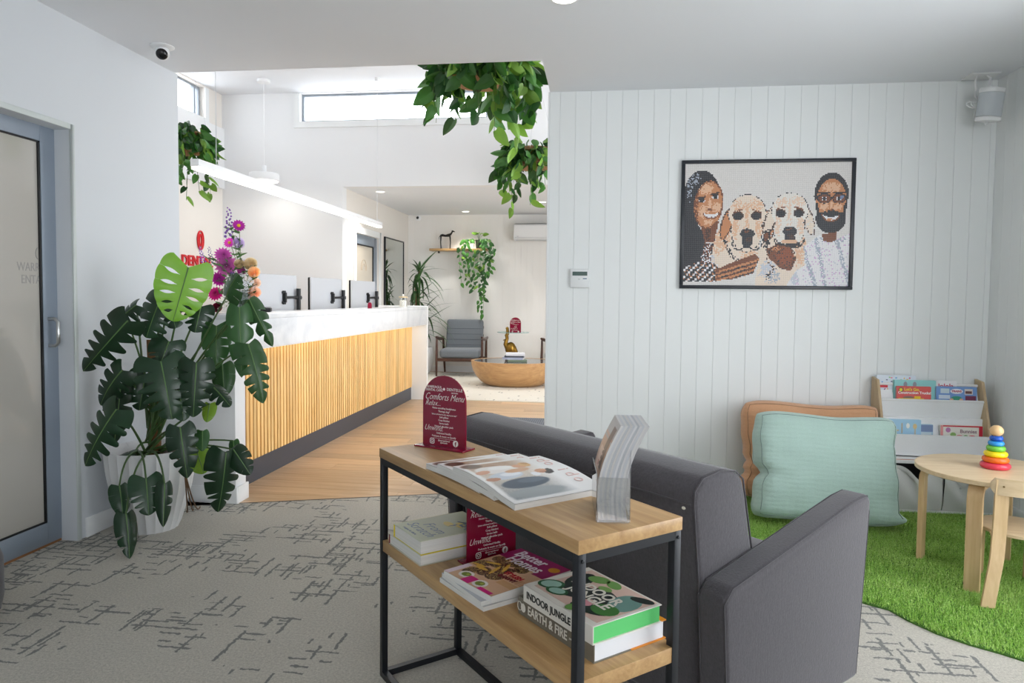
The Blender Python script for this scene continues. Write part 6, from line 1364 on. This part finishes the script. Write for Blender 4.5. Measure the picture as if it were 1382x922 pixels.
for k in range(8):
    a = rp2.uniform(-1.3, 1.3); q = Vector((math.sin(a)*.12, -.03, .15+.10*math.cos(a))); MB().tube(bez((0, 0, .12), (math.sin(a)*.05, -.02, .2), q, 5), .0022, 4).build('vine', STEMG, po); pleaf(q, (math.sin(a), -.4, .1), rp2.uniform(.6, .95), rp2.choice((1, 2)))
# air conditioner
ac = thing('air_conditioner', 'white split air conditioner high on the far grooved wall', 'air conditioner', (-.99, YF, 2.17))
MB().prism([(-.215, .03), (-.18, 0), (-.0005, .0), (-.0005, .265), (-.17, .265), (-.21, .235)], -.45, .45, frame((0, 0, 0), (0, 1, 0), (0, 0, 1), (1, 0, 0))).build('housing', mat('ac_plastic', (236, 237, 237), .3), ac, bevel=.006)
MB().box((-.43, -.219, .04), (.43, -.214, .045)).build('panel_line', mat('ac_line', (190, 192, 194), .4), ac); MB().box((-.42, -.20, -.003), (.42, -.11, .0)).build('louvre', mat('ac_louvre', (212, 214, 214), .4), ac); MB().box((-.43, -.19, .2655), (.43, -.03, .267)).build('top_grille', mat('ac_grille', (110, 112, 114), .6), ac)
MB().box((-.40, -.2185, .055), (-.37, -.214, .06)).build('status_light', mat('ac_badge', (160, 164, 170), .4), ac)
# dracaena in a white pot in front of the mirror
DRM = leafmat('dracaena_leaf', (48, 82, 46), (78, 114, 66), .4, tr=.2)
def strap(L, W, bend):
    b = MB(); n = 9; vs = []
    for j in range(n+1):
        t = j/n; w = W/2*(math.sin(PI*(.08+.92*t)**.75)**.8 if t < 1 else .0); y = L*(t-.12*bend*t*t); z = L*(.25*t - bend*.9*t*t); vs += [(-w, y, z+.15*w), (0, y, z), (w, y, z+.15*w)]
    return b.add(vs, [(j*3+i, j*3+i+1, (j+1)*3+i+1, (j+1)*3+i) for j in range(n) for i in (0, 1)]).mesh('leaf', DRM, smooth=True, ang=180)
SM = [strap(.56, .046, bd) for bd in (.15, .35, .6, .85)]
dp = thing('dracaena_plant', 'dracaena with long strappy leaves behind the desk end', 'plant', (-2.93, 10.95, 0))
dpot = thing('plant_pot', 'rounded white pot of the dracaena behind the desk end', 'pot', (-2.93, 10.95, .009))
MB().lathe([(.15, 0), (.20, .06), (.235, .20), (.235, .32), (.215, .43), (.20, .43), (.19, .38), (.001, .37)], 32, cap=False).build('shell', MATS['pot_white'], dpot, smooth=True)
MB().lathe([(.19, .37), (.16, .395), (.001, .41)], 24, cap=False).build('bark_mulch', mat('bark_chips', (150, 92, 58), .9, var=.4, vs=60, bump=1, bs=80), dpot)
rd = random.Random(4)
for (x, y, h, n) in ((0, 0, 1.66, 24), (-.03, .07, 1.22, 20), (.10, -.06, 1.02, 20), (.02, .05, .78, 18), (-.03, -.1, 1.42, 14)):
    MB().tube([(x*.3, y*.3, .38), (x*.8, y*.8, h*.6), (x, y, h)], [.018, .015, .012], 8).build('cane', BROWNST, dp, smooth=True)
    for k in range(n):
        a = k*2.4+rd.uniform(-.2, .2); f = k/n; me = SM[min(3, int((1-f)*4))]; zz = h-.16*(1-f)+.03; el = .10+1.0*f*f
        link('leaf', me, dp, TR(x, y, zz) @ RZ(a) @ RX(el-.35) @ Matrix.Diagonal((1, rd.uniform(.9, 1.2)*(.36 if math.sin(a) > .1 else (.6 if math.cos(a) > .3 else 1)), 1, 1)))

# low grey ottoman whose edge shows at the far left of the waiting room
of = PZ(4, 853, .03); ot = thing('ottoman', 'low grey upholstered ottoman beside the sliding door wall', 'ottoman', (of.x-.285, of.y+.02, 0))
MB().lathe([(.15, .03), (.19, .05), (.20, .10), (.20, .24), (.185, .285), (.13, .30)], 40).build('cushion', SOFA, ot, smooth=True)
for k in range(4): MB().lathe([(.016, 0), (.02, .05)], 10, TR(.12*math.cos(k*PI/2+.8), .12*math.sin(k*PI/2+.8), 0)).build('foot', MATS['dark_timber_leg'], ot)
